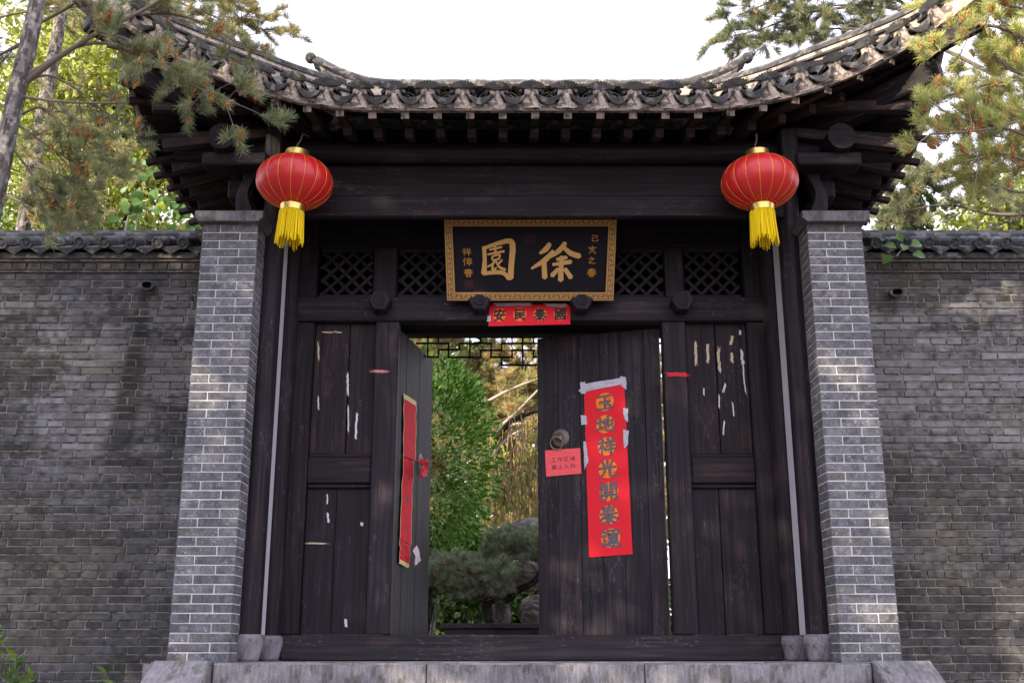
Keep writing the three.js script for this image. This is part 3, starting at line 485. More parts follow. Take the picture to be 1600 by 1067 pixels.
function lump(seed) { // rough plug of lime under an arched tile
  const g = grid(14, 10, (u, v) => { const a = (u - 0.5) * Math.PI, y = mix(-0.07, 0.098, v), w = mix(0.092, 0.056, sstep(0, 0.55, v)) * (1 + 0.25 * sstep(0.7, 1, v)), n = 0.016 * (fbm(u, v, 6, 5, 3, seed) - 0.5) * 2; return V(Math.sin(a) * (w + n), y + n * 0.5, Math.cos(a) * (0.045 + n * 1.5) - 0.03); }); return g;
}
const fans = vary(fanGeo, 6), drips = vary(dripGeo, 6), arches = vary(archGeo, 5);
const lumps = [0, 1, 2, 3, 4].map(k => lump(400 + k * 7));
const tr = rng(77);
for (let k = -12; k <= 12; k++) {
  const x = k * 0.266 - 0.012, e = EF(x), d = EF(x + 0.01).sub(EF(x - 0.01)), tilt = Math.atan2(d.y, d.x), yaw = -Math.atan2(d.z, d.x) * 0.7;
  const base = (dx, dy, dz) => { const c = Math.cos(tilt), s = Math.sin(tilt); return [e.x + dx * c - dy * s, e.y + dx * s + dy * c, e.z + dz]; };
  const rot = [0.22 + rr(-0.05, 0.05, tr), yaw, tilt + rr(-0.04, 0.04, tr)];
  const arch = sub('arched_tile', gate, base(0, 0.055 + rr(-0.004, 0.004, tr), 0.035 + rr(-0.008, 0.008, tr))); arch.rotation.set(...rot);
  part('scalloped_end', fans[(k * 5 + 65) % 6], M.fanTile, arch, [0, 0, 0.0], { local: true }); part('tile_barrel', arches[(k + 20) % 5], M.tile, arch, [0, 0, -0.002], { local: true });
  part('lime_bedding', lumps[(k + 20) % 5], M.lime, arch, [0, 0.012, 0], { local: true });
  if (k < 12) {
    const x2 = x + 0.133, e2 = EF(x2), d2 = EF(x2 + 0.01).sub(EF(x2 - 0.01)), t2 = Math.atan2(d2.y, d2.x);
    const dr = sub('drip_tile', gate, [e2.x - Math.sin(t2) * 0.07, e2.y + Math.cos(t2) * (0.062 + rr(-0.004, 0.004, tr)), e2.z + 0.055]); dr.rotation.set(0.25 + rr(-0.05, 0.05, tr), 0, t2 + rr(-0.05, 0.05, tr));
    part('crescent_lip', drips[(k * 5 + 67) % 6], M.tile, dr, [0, 0, 0], { local: true }).scale.x = 0.88; part('tile_trough', panGeo, M.tile, dr, [0, 0, -0.002], { local: true });
  }
}
{ // a ragged lime fillet behind the drip tiles, on the eave board
  const pr = line(150, t => { const p = EF((t * 2 - 1) * (XC - 0.03)); p.y += 0.018; p.z -= 0.005; return p; });
  part('lime_fillet', grid(150, 5, (u, v) => { const p = pr[Math.round(u * 150)].clone(), n = fbm(u, v, 90, 4, 3, 444) - 0.5; p.y += 0.045 * v + 0.012 * n; p.z += 0.022 * Math.cos(v * 1.5) + 0.02 * n; return p; }), M.lime, roof);
}
// cover-tile rows running up the front slope
for (let k = -12; k <= 12; k++) {
  const x = k * 0.266 - 0.012, path = [];
  for (let v = 0.07; v <= 0.97; v += 0.06) { const u = x / (XC - (XC - RL) * v); if (Math.abs(u) > 0.985) break; const p = roofF(u, v); p.y += 0.10; path.push(p); }
  if (path.length > 1) part('cover_tile_row', sweep(Array.from({ length: 8 }, (_, i) => { const a = Math.PI * i / 7; return [Math.cos(a) * 0.085, Math.sin(a) * 0.055 - 0.02]; }), path), M.tile, roof);
}
// main ridge: solid courses, pierced band, capping, upswept tails
const ridgeX = line(40, t => (t * 2 - 1) * 2.02);
const tailY = x => { const s = Math.max(0, (Math.abs(x) - 1.25) / 0.77); return 0.26 * s * s; };
part('ridge_base', sweep([[-0.13, -0.12], [0.13, -0.12], [0.10, 0.085], [-0.10, 0.085]], [V(-1.75, RY, ZR), V(1.75, RY, ZR)]), M.tile, roof);
part('ridge_capping', sweep([[-0.075, 0], [0.075, 0], [0.085, 0.02], [0.06, 0.03], [0.06, 0.062], [0.045, 0.088], [0, 0.10], [-0.045, 0.088], [-0.06, 0.062], [-0.06, 0.03], [-0.085, 0.02]], ridgeX.map(x => V(x, 5.10 + tailY(x), ZR))), M.ridge, roof);
for (let k = -7; k <= 7; k++) { // pierced band: paired tile arcs
  const x = k * 0.19;
  for (const [dx, fl] of [[0, 1], [0.095, -1]]) for (const r of [0.088, 0.055]) { const g = plain(new THREE.TorusGeometry(r, 0.008, 5, 12, Math.PI)); g.scale(1, fl * 0.8, 5); part('ridge_arc_tile', g, M.tile, roof, [x + dx, fl > 0 ? 4.985 : 5.095, ZR]); }
}
for (const sd of [-1, 1]) {
  const s = new THREE.Shape(); s.moveTo(1.22, 0); s.quadraticCurveTo(1.6, 0.02, 1.98, 0.24); s.lineTo(1.92, 0.16); s.quadraticCurveTo(1.7, 0.0, 1.55, -0.1); s.lineTo(1.22, -0.1);
  const g = extr(s, 0.11, 0.004).translate(0, 0, -0.055); const m = part('ridge_tail', g, M.lime, roof, [0, 5.118, ZR]); m.scale.x = sd;
  const cg = plain(new THREE.SphereGeometry(0.055, 12, 10)); part('ridge_tip', cg, M.tile, roof, [sd * 2.05, 5.118 + tailY(2.05) + 0.035, ZR]);
}
// hip ridges sweeping out past the corners
for (const sd of [-1, 1]) for (const back of [0, 1]) {
  let path = [[1.72, 4.95, -1.0], [2.1, 4.91, -0.68], [2.45, 4.875, -0.3], [2.78, 4.84, 0.06], [3.05, 4.83, 0.36], [3.25, 4.87, 0.58], [3.42, 4.96, 0.76], [3.56, 5.08, 0.90]].map(([a, b, c]) => V(sd * a, b, back ? 2 * ZR - c : c));
  path = new THREE.CatmullRomCurve3(path).getSpacedPoints(36);
  part('hip_bedding', sweep([[-0.10, -0.12], [0.10, -0.12], [0.075, 0.06], [-0.075, 0.06]], path), M.lime, roof);
  part('hip_course', sweep([[-0.105, 0.062], [0.105, 0.062], [0.105, 0.082], [-0.105, 0.082]], path), M.tile, roof);
  part('hip_band', sweep([[-0.07, 0.083], [0.07, 0.083], [0.065, 0.14], [-0.065, 0.14]], path), M.lime, roof);
  part('hip_capping', sweep([[-0.08, 0.141], [0.08, 0.141], [0.072, 0.185], [0.045, 0.215], [0, 0.226], [-0.045, 0.215], [-0.072, 0.185]], path), M.tile, roof);
}

// ================================================================ lettering by brush strokes (points on a 100 x 100 square)
const GLYPH = {
  jade: '20,20 80,20;50,20 50,85;25,50 75,50;12,86 90,86;64,62 78,76', earth: '8,40 38,36;24,18 24,72;6,78 40,66;46,45 88,32 86,58 78,60;66,10 66,68;52,28 52,78 60,88 90,86 94,70',
  luck: '22,8 32,20;8,32 38,30 10,62;25,46 25,92;30,52 40,62;56,12 62,24;84,10 76,24;48,32 92,30;52,50 90,48;44,68 96,66;71,30 71,97', light: '50,8 50,42;26,16 34,34;76,14 66,34;10,46 90,44;38,46 34,70 10,92;60,46 60,82 68,90 92,86 92,72',
  open: '12,12 12,92;12,12 40,12 40,38;12,25 40,25;12,38 40,38;60,12 88,12 88,92 78,86;60,12 60,38;60,25 88,25;60,38 88,38;28,52 72,52;22,68 78,68;40,52 38,80 28,90;62,52 62,92',
  peace: '22,16 78,16;26,30 74,30;12,45 90,45;52,6 44,45 10,74;54,45 70,60 96,74;50,54 50,94 42,90;34,64 42,74;20,92 46,78;66,62 56,74;54,76 78,92',
  fate: '12,14 22,24;8,40 24,38 14,56 24,66 10,82;10,84 34,84 60,93 96,90;36,14 34,28;36,14 92,14 88,26;42,32 86,32;46,42 82,42 82,66 46,66 46,42;46,54 82,54;38,76 92,76;64,24 64,86',
  state: '12,10 12,92;12,10 88,10 88,92;12,90 88,90;24,32 74,30;28,44 46,44 46,60 28,60 28,44;24,74 50,70;56,20 62,60 80,80 80,66;74,44 54,76;66,18 76,27', folk: '18,14 80,14 80,40 18,40;18,14 18,84 48,70;18,58 86,56;46,40 58,70 84,92 88,76', calm: '50,6 56,16;14,22 12,36;14,22 88,22 80,36;46,32 30,66 76,92;70,50 50,76 16,94;8,54 94,52',
  work: '15,18 85,18;50,18 50,84;8,84 92,84', make: '30,8 8,48;22,36 22,94;52,8 38,40;46,26 94,26;62,26 62,94;62,48 90,48;62,70 92,70', zone: '90,12 12,12 12,90 92,90;74,26 28,76;32,30 76,76',
  area: '6,38 36,38;22,12 22,74;4,80 36,70;42,28 94,28;46,44 64,44 64,64 46,64 46,44;42,82 68,74;72,8 78,62 90,90 94,74;88,44 66,92;82,12 90,20',
  ban: '6,22 46,22;26,6 26,50;24,24 6,46;28,24 44,40;54,22 94,22;74,6 74,50;72,24 54,46;76,24 94,44;26,56 74,56;10,68 90,68;50,68 50,96;28,76 14,92;70,76 88,92', stop: '52,10 52,86;52,46 86,46;22,40 22,86;6,88 94,88', enter: '34,12 52,16 42,50 8,92;50,30 62,60 94,92', inside: '14,28 14,94;14,28 86,28 86,90 74,92;50,8 48,44 26,74;52,46 72,70',
  self: '20,18 76,18 72,46;24,46 72,46;24,46 24,84 80,84 86,66', pig: '48,6 54,16;12,26 90,24;50,26 26,46 62,44;66,40 20,90;60,64 86,92', of: '46,8 54,18;18,32 76,30 20,76;24,78 50,88 92,88',
  spring: '20,18 80,18;24,32 76,32;10,46 90,46;50,6 40,46 10,72;56,48 92,70;34,62 66,62 66,92 34,92 34,62;34,77 66,77', great: '26,8 8,46;20,36 20,94;44,20 88,20;40,34 94,34;50,46 84,46 84,60 50,60 50,46;42,72 94,72;66,8 66,20;66,62 66,96', write: '26,14 74,14 74,34;10,24 92,24;26,34 74,34;18,44 82,44;8,54 94,54;50,6 50,54;30,62 70,62 70,94 30,94 30,62;30,78 70,78',
};
const strokesOf = k => GLYPH[k].split(';').map(s => s.split(' ').map(p => p.split(',').map(Number)));
function brush(g, k, x, y, size, w, color, wet = 0.5, seed = 1, keep = 1) { // brush dabs that swell at the start and end of each stroke
  const r = rng(seed); g.fillStyle = color;
  for (const st of strokesOf(k)) {
    let tot = 0; for (let i = 1; i < st.length; i++) tot += Math.hypot(st[i][0] - st[i - 1][0], st[i][1] - st[i - 1][1]);
    let run = 0;
    for (let i = 1; i < st.length; i++) {
      const [ax, ay] = st[i - 1], [bx, by] = st[i], L = Math.hypot(bx - ax, by - ay), n = Math.max(2, Math.ceil(L / 1.5));
      for (let q = 0; q <= n; q++) { if (r() > keep) continue; const t = q / n, u = (run + L * t) / tot, f = 1 - wet * 0.55 * Math.sin(Math.PI * u) - wet * 0.35 * sstep(0.8, 1, u), rad = w * f * (0.92 + 0.16 * r()) / 100 * size; g.beginPath(); g.ellipse(x + mix(ax, bx, t) / 100 * size, y + mix(ay, by, t) / 100 * size, rad * 1.08, rad * 0.9, -0.6, 0, Math.PI * 2); g.fill(); }
      run += L;
    }
  }
}
function canvasTex(w, h, draw) { const c = document.createElement('canvas'); c.width = w; c.height = h; draw(c.getContext('2d'), w, h); const t = new THREE.CanvasTexture(c); t.colorSpace = THREE.SRGBColorSpace; t.magFilter = THREE.LinearFilter; return t; }
function speckle(g, w, h, n, cols, s0, s1, seed) { const r = rng(seed); for (let k = 0; k < n; k++) { g.fillStyle = cols[Math.floor(r() * cols.length)]; g.globalAlpha = 0.15 + 0.3 * r(); const s = mix(s0, s1, r()); g.fillRect(r() * w, r() * h, s * (1 + 2 * r()), s); } g.globalAlpha = 1; }
// a sheet through four world corners (tl, tr, br, bl), standing off along n, gently buckled
function sheet(corners, n, off, amp = 0.002, seed = 1, nu = 10, nv = 24, rag = 0) { // rag: torn, uneven outline
  const [a, b, c, d] = corners; const P = [], U = [], I = [];
  for (let j = 0; j <= nv; j++) for (let i = 0; i <= nu; i++) { const u = i / nu + rag * (fbm(i / nu, j / nv, 7, 7, 2, seed + 70) - 0.5), v = j / nv + rag * 0.5 * (fbm(i / nu, j / nv, 7, 7, 2, seed + 80) - 0.5), p = a.clone().lerp(b, u).lerp(d.clone().lerp(c, u), v).addScaledVector(n, off + amp * 2 * fbm(u, v, 4, 9, 3, seed)); P.push(p.x, p.y, p.z); U.push(u, 1 - v); }
  for (let j = 0; j < nv; j++) for (let i = 0; i < nu; i++) { const q = j * (nu + 1) + i; I.push(q, q + nu + 2, q + 1, q, q + nu + 1, q + nu + 2); }
  const g = new THREE.BufferGeometry(); g.setAttribute('position', new THREE.Float32BufferAttribute(P, 3)); g.setAttribute('uv', new THREE.Float32BufferAttribute(U, 2)); g.setIndex(I); g.computeVertexNormals(); return g.toNonIndexed();
}
const RED2 = '#de2733', crease = (() => { const t = tex(256, 512, 1, 1, false, (u, v) => 0.5 * fbm(u, v, 5, 16, 4, 5) + 0.5 * Math.abs(2 * fbm(u, v, 4, 9, 3, 15) - 1)); return t; })();
const NZ = V(0, 0, 1);
const tapeMat = mat(lin(0.62, 0.62, 0.66), { map: canvasTex(128, 64, (g, w, h) => { g.fillStyle = '#e6e4ea'; g.fillRect(0, 0, w, h); speckle(g, w, h, 160, ['#55505c', '#fff', '#8a8490'], 1, 5, 5); }), roughness: 0.45 });
function quadOn(pl, q, off, amp, seed, nu, nv, rag) { return sheet(q.map(([x, y]) => onPlane(x, y, pl.p, pl.n)), pl.n, off, amp, seed, nu, nv, rag); }
{ // couplet on the half-open leaf
  const t = thing('couplet_scroll', 'long red paper couplet with seven black characters, taped to the half-open leaf', 'red couplet', onPlane(955, 868, planeR.p, planeR.n).toArray());
  const tx = canvasTex(256, 1024, (g, w, h) => {
    g.fillStyle = RED2; g.fillRect(0, 0, w, h); speckle(g, w, h, 1500, ['#c81824', '#ea3c46', '#e0303a'], 1, 4, 3);
    const r = rng(9); g.strokeStyle = 'rgba(255,150,150,0.35)'; for (let k = 0; k < 14; k++) { g.beginPath(); const x = r() * w, y = r() * h; g.moveTo(x, y); g.lineTo(x + 30 * r() - 15, y + 20 * r()); g.stroke(); }
    ['jade', 'earth', 'luck', 'light', 'open', 'peace', 'fate'].forEach((k, i) => {
      const cy = 92 + i * 138, cx = 128 + (r() - 0.5) * 8; g.fillStyle = '#e8862c'; g.beginPath(); g.arc(cx, cy, 56, 0, 7); g.fill();
      g.strokeStyle = 'rgba(214,48,40,0.8)'; g.lineWidth = 2.5; for (let a = 0; a < 14; a++) { g.beginPath(); g.arc(cx + (r() - 0.5) * 70, cy + (r() - 0.5) * 70, 6 + 9 * r(), 0, 5); g.stroke(); }
      brush(g, k, cx - 60, cy - 60, 120, 7.2, '#4c484f', 0.6, 30 + i); brush(g, k, cx - 60, cy - 60, 120, 5, '#66626a', 0.6, 50 + i, 0.4);
    });
  });
  part('paper', quadOn(planeR, [[913, 611], [976, 600], [989, 866], [921, 871]], 0.004, 0.004, 3), mat(lin(1, 1, 1), { map: tx, bumpMap: crease, bumpScale: 0.004, roughness: 0.8, side: THREE.DoubleSide }), t, [0, 0, 0]).userData.label = 'red paper with seven black brush characters on orange discs';
  for (const q of [[[908, 601], [977, 590], [978, 600], [909, 613]], [[907, 598], [915, 597], [916, 615], [908, 616]], [[970, 588], [979, 590], [979, 609], [971, 603]], [[974, 638], [982, 638], [982, 660], [976, 655]], [[908, 649], [917, 650], [918, 664], [909, 664]], [[974, 672], [983, 673], [982, 694], [976, 702]], [[912, 690], [916, 690], [920, 720], [914, 734]]]) part('tape', quadOn(planeR, q, 0.009, 0.003, Math.round(q[0][0] + q[0][1]), 6, 10, 0.22), tapeMat, t);
}
{ // notice on pink paper
  const t = thing('notice', 'small pink paper notice with two lines of printed characters, under the ring pull', 'notice', onPlane(881, 744, planeR.p, planeR.n).toArray());
  const tx = canvasTex(256, 192, (g, w, h) => { g.fillStyle = '#ee5f62'; g.fillRect(0, 0, w, h); speckle(g, w, h, 400, ['#e85458', '#f57578'], 1, 4, 3); ['work', 'make', 'zone', 'area'].forEach((k, i) => brush(g, k, 42 + i * 45, 56, 38, 4.2, '#4c3038', 0.1, 3)); ['ban', 'stop', 'enter', 'inside'].forEach((k, i) => brush(g, k, 42 + i * 45, 110, 38, 4.2, '#4c3038', 0.1, 3)); });
  part('paper', quadOn(planeR, [[852, 704], [907, 700], [909, 740], [854, 745]], 0.005, 0.004, 5), mat(lin(1, 1, 1), { map: tx, bumpMap: crease, bumpScale: 0.004, roughness: 0.8, side: THREE.DoubleSide }), t);
}
{ // torn couplet on the wide-open leaf
  const t = thing('torn_couplet_scroll', 'torn and faded red couplet curling off the wide-open leaf', 'red couplet', onPlane(632, 888, planeL.p, planeL.n).toArray());
  const tx = canvasTex(256, 1024, (g, w, h) => { g.fillStyle = '#cfc28c'; g.fillRect(0, 0, w, h); g.fillStyle = '#c41c2a'; g.fillRect(8, 30, w - 14, h - 56); speckle(g, w, h, 900, ['#a81420', '#d8323e', '#b8a870'], 1, 5, 3); const r = rng(4); for (let i = 0; i < 7; i++) { g.globalAlpha = 0.55; for (let k = 0; k < 4; k++) { g.fillStyle = '#6b4a4c'; g.fillRect(100 + 40 * r(), 70 + i * 132 + 60 * r(), 12 + 40 * r(), 8 + 30 * r()); } g.globalAlpha = 1; } });
  const m = mat(lin(1, 1, 1), { map: tx, bumpMap: crease, bumpScale: 0.004, roughness: 0.8, side: THREE.DoubleSide });
  const span = (g, a, b) => { const u = g.attributes.uv; for (let i = 0; i < u.count; i++) u.setY(i, mix(a, b, u.getY(i))); return g; }; // one strip torn into three lengths
  part('paper', span(quadOn(planeL, [[629, 615], [649, 628], [647, 720], [628, 713]], 0.005, 0.007, 3), 0.62, 1), m, t); part('paper', span(quadOn(planeL, [[628, 714], [644, 721], [640, 852], [622, 842]], 0.006, 0.006, 7), 0.14, 0.62), m, t);
  part('paper', span(quadOn(planeL, [[622, 843], [639, 852], [636, 888], [621, 880]], 0.006, 0.008, 9), 0, 0.14), m, t);
  part('torn_flap', quadOn(planeL, [[637, 720], [647, 716], [652, 740], [638, 748]], 0.05, 0.06, 11, 5, 5), mat(lin(0.5, 0.008, 0.02), { side: THREE.DoubleSide, roughness: 0.7 }), t);
  part('torn_flap', quadOn(planeL, [[637, 852], [641, 866], [642, 878], [634, 886]], 0.03, 0.05, 13, 4, 4), mat(lin(0.6, 0.5, 0.55), { side: THREE.DoubleSide, roughness: 0.7 }), t);
}
{ // banner on the lintel
  const pl = { p: V(0, 0, ZD + 0.081), n: NZ }, t = thing('lintel_banner', 'short red paper banner with four black characters on the door lintel', 'red banner', at(828, 508, ZD + 0.081).toArray());
  const tx = canvasTex(512, 128, (g, w, h) => { g.fillStyle = '#e02634'; g.fillRect(0, 0, w, h); speckle(g, w, h, 500, ['#cc1c28', '#ec3a46'], 1, 4, 3); ['calm', 'folk', 'peace', 'state'].forEach((k, i) => { const cx = 66 + i * 128, cy = 60; g.fillStyle = '#ea7a30'; g.beginPath(); g.arc(cx, cy, 42, 0, 7); g.fill(); brush(g, k, cx - 40, cy - 40, 80, 8, '#3c3338', 0.45, 60 + i); }); });
  part('paper', quadOn(pl, [[765, 477], [891, 476], [891, 507], [763, 510]], 0.004, 0.003, 3, 24, 6), mat(lin(1, 1, 1), { map: tx, bumpMap: crease, bumpScale: 0.004, roughness: 0.8, side: THREE.DoubleSide }), t);
  for (const q of [[[773, 474], [832, 474], [830, 478], [776, 479]], [[852, 475], [886, 475], [884, 480], [854, 479]], [[762, 494], [767, 494], [767, 503], [761, 503]]]) part('tape', quadOn(pl, q, 0.009, 0.002, Math.round(q[0][0]), 12, 5, 0.3), tapeMat, t);
}
// scraps of old tape and paint on the door wall
{
  const pS = { p: V(0, 0, ZD - 0.0175), n: NZ }, pP = { p: V(0, 0, ZD + 0.061), n: NZ };
  const my = mat(lin(0.55, 0.46, 0.30), { roughness: 0.6 }), mw = mat(lin(0.62, 0.62, 0.64), { roughness: 0.7 }), mp = mat(lin(0.62, 0.22, 0.19), { roughness: 0.7 }), mr = mat(lin(0.62, 0.02, 0.04), { roughness: 0.6 });
  const scrap = (pl, x, y, w, h, m, label, group, sl = 0) => { const g = quadOn(pl, [[x - w / 2 + sl, y - h / 2], [x + w / 2 + sl, y - h / 2 + 1], [x + w / 2 - sl, y + h / 2], [x - w / 2 - sl, y + h / 2 - 1]], 0.0012, 0.0006, Math.round(x + y), 5, 12, 0.9); const o = new THREE.Mesh(g, m); o.name = numbered('tape_scrap'); scene.add(o); tag(o, label, 'tape scrap', group); };
  const lu = 'thin yellowed tape strip on the upper panel near the orange-coned pine', gu = 'tape strips on the brown upper panel';
  for (const [x, y, h, sl] of [[1088, 552, 36, -1], [1106, 550, 30, 0], [1124, 562, 38, -1], [1144, 531, 15, 1], [1144, 558, 16, 0]]) scrap(pS, x, y, 4, h, my, lu, gu, sl);
  const lw = 'small white paint drip on the upper panel near the orange-coned pine', gw = 'white paint drips on the brown upper panel';
  for (const [x, y, w, h, sl] of [[1157, 519, 3, 8, 0], [1160, 558, 4, 24, -1], [1163, 590, 2, 46, -2], [1132, 606, 3, 14, 1], [1124, 626, 2, 20, 0], [1131, 668, 2, 22, 1], [1146, 640, 2, 22, -1], [1100, 612, 2, 12, 0]]) scrap(pS, x, y, w, h, mw, lw, gw, sl);
  const ly = 'short yellowed tape strip on the panel beside the torn couplet leaf', gy = 'tape strips on the panel beside the wide-open leaf';
  for (const [x, y, w, h] of [[509, 519, 17, 3], [527, 519, 10, 3], [497, 549, 2.5, 26], [495, 849, 28, 3.5]]) scrap(pS, x, y, w, h, my, ly, gy);
  const ld = 'small white paint drip on the panel beside the torn couplet leaf', gd = 'white paint drips on the panel beside the wide-open leaf';
  for (const [x, y, w, h, sl] of [[543, 600, 3, 34, 0], [556, 668, 3, 40, 1], [544, 655, 2, 40, 0], [565, 819, 4, 6, 0], [540, 973, 4, 13, 0], [512, 810, 3, 16, -0.5], [511, 779, 2, 16, 0], [497, 630, 2, 20, 0]]) scrap(pS, x, y, w, h, mw, ld, gd, sl);
  scrap(pP, 591, 580, 21, 5, mp, 'faded pink tape scrap on the door post beside the wide-open leaf', undefined, 0.5);
  scrap(pP, 1060, 585, 32, 7, mr, 'bright red tape scrap on the door post beside the half-open leaf', undefined, 0.5);
}

// ================================================================ name board over the door
{
  const zb = -0.80, zt = -0.54, bl = at(699, 469, zb), br = at(958, 469, zb), tl = at(694, 341, zt);
  const H = Math.hypot(tl.y - bl.y, zt - zb), lean = Math.atan2(zt - zb, tl.y - bl.y), Wb = br.x - bl.x, Wt = Wb * 1.03, cx = (bl.x + br.x) / 2;
  const t = thing('name_board', 'black name board with two large gold characters in a fretwork frame', 'name board', [cx, bl.y, zb]); t.rotation.x = lean;
  // panel and its painted inscriptions
  const tx = canvasTex(1024, 512, (g, w, h) => {
    g.fillStyle = '#131118'; g.fillRect(0, 0, w, h); speckle(g, w, h, 1400, ['#1b1922', '#0f0d13', '#201e28'], 1, 5, 3);
    const gold = '#a8742c', X = x => (x - 145) / (1455 - 145) * w, Y = y => (y - 140) / (685 - 140) * h;
    [['self', 1340, 240, 62], ['pig', 1322, 335, 66], ['of', 1322, 420, 60], ['spring', 1326, 520, 70]].forEach(([k, x, y, s], i) => brush(g, k, X(x) - s / 2, Y(y) - s / 2, s, 6, gold, 0.5, i + 5));
    [['luck', 258, 350, 62], ['great', 262, 430, 66], ['write', 266, 522, 66]].forEach(([k, x, y, s], i) => brush(g, k, X(x) - s / 2, Y(y) - s / 2, s, 5.5, gold, 0.5, i + 15));
    g.strokeStyle = '#571a22'; g.lineWidth = 3; for (const [x, y, s] of [[265, 612, 48], [790, 245, 66]]) { const x0 = X(x) - s / 2, y0 = Y(y) - s / 2; g.strokeRect(x0, y0, s, s); for (let k = 1; k < 4; k++) { g.beginPath(); g.moveTo(x0 + 5, y0 + s * k / 4); g.lineTo(x0 + s - 5, y0 + s * k / 4); g.stroke(); } g.beginPath(); g.moveTo(x0 + s / 2, y0); g.lineTo(x0 + s / 2, y0 + s); g.stroke(); }
  });
  const fw = 0.064, hw = Wb / 2, hwt = Wt / 2;
  const quad = (p, z) => { const P = [], U = []; for (const [i, u, v] of [[0, 0, 0], [1, 1, 0], [2, 1, 1], [0, 0, 0], [2, 1, 1], [3, 0, 1]]) { P.push(p[i][0], p[i][1], z); U.push(u, v); } const g = new THREE.BufferGeometry(); g.setAttribute('position', new THREE.Float32BufferAttribute(P, 3)); g.setAttribute('uv', new THREE.Float32BufferAttribute(U, 2)); g.computeVertexNormals(); return g; };
  part('back_board', cbox(Wb - 0.02, H - 0.02, 0.03, 0.004, 0), M.board, t, [0, H / 2, -0.03], { local: true });
  part('panel', quad([[-hw + fw, fw], [hw - fw, fw], [hwt - fw, H - fw], [-hwt + fw, H - fw]], 0.004), mat(lin(1, 1, 1), { map: tx, roughness: 0.8 }), t, [0, 0, 0], { local: true });
  // frame: gold bars with a painted key fret
  const fret = len => canvasTex(1024, 64, (g, w, h) => { g.fillStyle = '#a8804c'; g.fillRect(0, 0, w, h); speckle(g, w, h, 500, ['#8f6a3a', '#b8905a'], 1, 4, 4); g.fillStyle = '#2c2018'; const n = Math.round(len / 0.082), s = w / n; g.fillRect(0, 10, w, 3); g.fillRect(0, 50, w, 3); for (let k = 0; k < n; k++) { const x = k * s, b = s * 0.08; g.fillRect(x, 12, b, 26); g.fillRect(x, 33, s * 0.34, 5); g.fillRect(x + s * 0.5, 24, b, 28); g.fillRect(x + s * 0.5, 22, s * 0.36, 5); } });
  const fretQuad = (pts, len) => { // uv measured along and across the bar; pts go round it with the long outer edge given by the two farthest corners
    let best = [0, 1, 0]; for (let i = 0; i < 4; i++) { const a = pts[i], b = pts[(i + 1) % 4], d = Math.hypot(b[0] - a[0], b[1] - a[1]); if (d > best[2]) best = [i, (i + 1) % 4, d]; }
    const a = pts[best[0]], b = pts[best[1]], ux = (b[0] - a[0]) / best[2], uy = (b[1] - a[1]) / best[2], P = [], U = [];
    for (const i of [0, 2, 1, 0, 3, 2]) { const p = pts[i], dx = p[0] - a[0], dy = p[1] - a[1]; P.push(p[0], p[1], 0.0375); U.push((dx * ux + dy * uy) / len, Math.abs(dx * uy - dy * ux) / fw); }
    const g = new THREE.BufferGeometry(); g.setAttribute('position', new THREE.Float32BufferAttribute(P, 3)); g.setAttribute('uv', new THREE.Float32BufferAttribute(U, 2)); g.computeVertexNormals(); return g;
  };
  const face = (pts, len, name) => { // one mitred bar: outer edge first
    const f = mat(lin(1, 1, 1), { map: fret(len), roughness: 0.5, metalness: 0.1 }), s = new THREE.Shape(pts.map(p => new THREE.Vector2(...p)));
    const b = part(name, extr(s, 0.034, 0.003), M.gilt, t, [0, 0, -0.005], { local: true });
    part('fret_pattern', fretQuad(pts, len), f, b, [0, 0, 0], { local: true });
  };
  face([[-hwt, H], [hwt, H], [hwt - fw, H - fw], [-hwt + fw, H - fw]], Wt, 'frame_rail'); face([[-hw + fw, fw], [hw - fw, fw], [hw, 0], [-hw, 0]], Wb, 'frame_rail');
  face([[-hw, 0], [-hwt, H], [-hwt + fw, H - fw], [-hw + fw, fw]], H, 'frame_stile'); face([[hwt, H], [hw, 0], [hw - fw, fw], [hwt - fw, H - fw]], H, 'frame_stile');
  part('top_edge', cbox(Wt, 0.012, 0.055, 0.002, 0), M.gilt, t, [0, H + 0.01, 0.0], { local: true });
  // the two large characters, carved in low relief stroke by stroke: [x, y, width] on the enlarged photograph
  const X = x => mix(-hw + fw, hw - fw, (x - 145) / 1310), Y = y => mix(fw, H - fw, 1 - (y - 140) / 545), S = (Wb - 2 * fw) / 1310;
  const CH = {
    garden: [[[400, 312, 34], [405, 420, 32], [398, 528, 46]], [[408, 318, 26], [520, 282, 34], [625, 262, 44], [646, 290, 50], [636, 450, 46], [628, 565, 50]], [[395, 530, 28], [480, 518, 34], [570, 525, 34], [615, 572, 30]], [[448, 334, 14], [552, 312, 18]], [[494, 304, 14], [500, 362, 18]], [[432, 372, 14], [572, 346, 19]], [[470, 388, 12], [535, 376, 15], [528, 412, 14]], [[470, 390, 13], [474, 416, 13], [528, 408, 13]], [[502, 420, 14], [470, 452, 18], [430, 472, 12]], [[476, 448, 15], [474, 500, 20], [506, 482, 12]], [[556, 418, 13], [526, 446, 14]], [[506, 430, 14], [530, 472, 19], [582, 498, 22]]],
    xu: [[[968, 285, 36], [935, 328, 46], [885, 362, 22]], [[1000, 345, 30], [930, 415, 46], [812, 486, 18]], [[918, 415, 40], [922, 500, 42], [926, 562, 44]], [[1102, 278, 34], [1050, 340, 42], [975, 392, 22]], [[1085, 312, 30], [1150, 362, 44], [1225, 386, 44]], [[1030, 412, 26], [1112, 396, 30]], [[1072, 390, 36], [1066, 480, 40], [1064, 582, 46]], [[995, 455, 24], [1150, 432, 36]], [[1042, 490, 32], [988, 545, 38]], [[1100, 490, 34], [1152, 560, 40]]],
  };
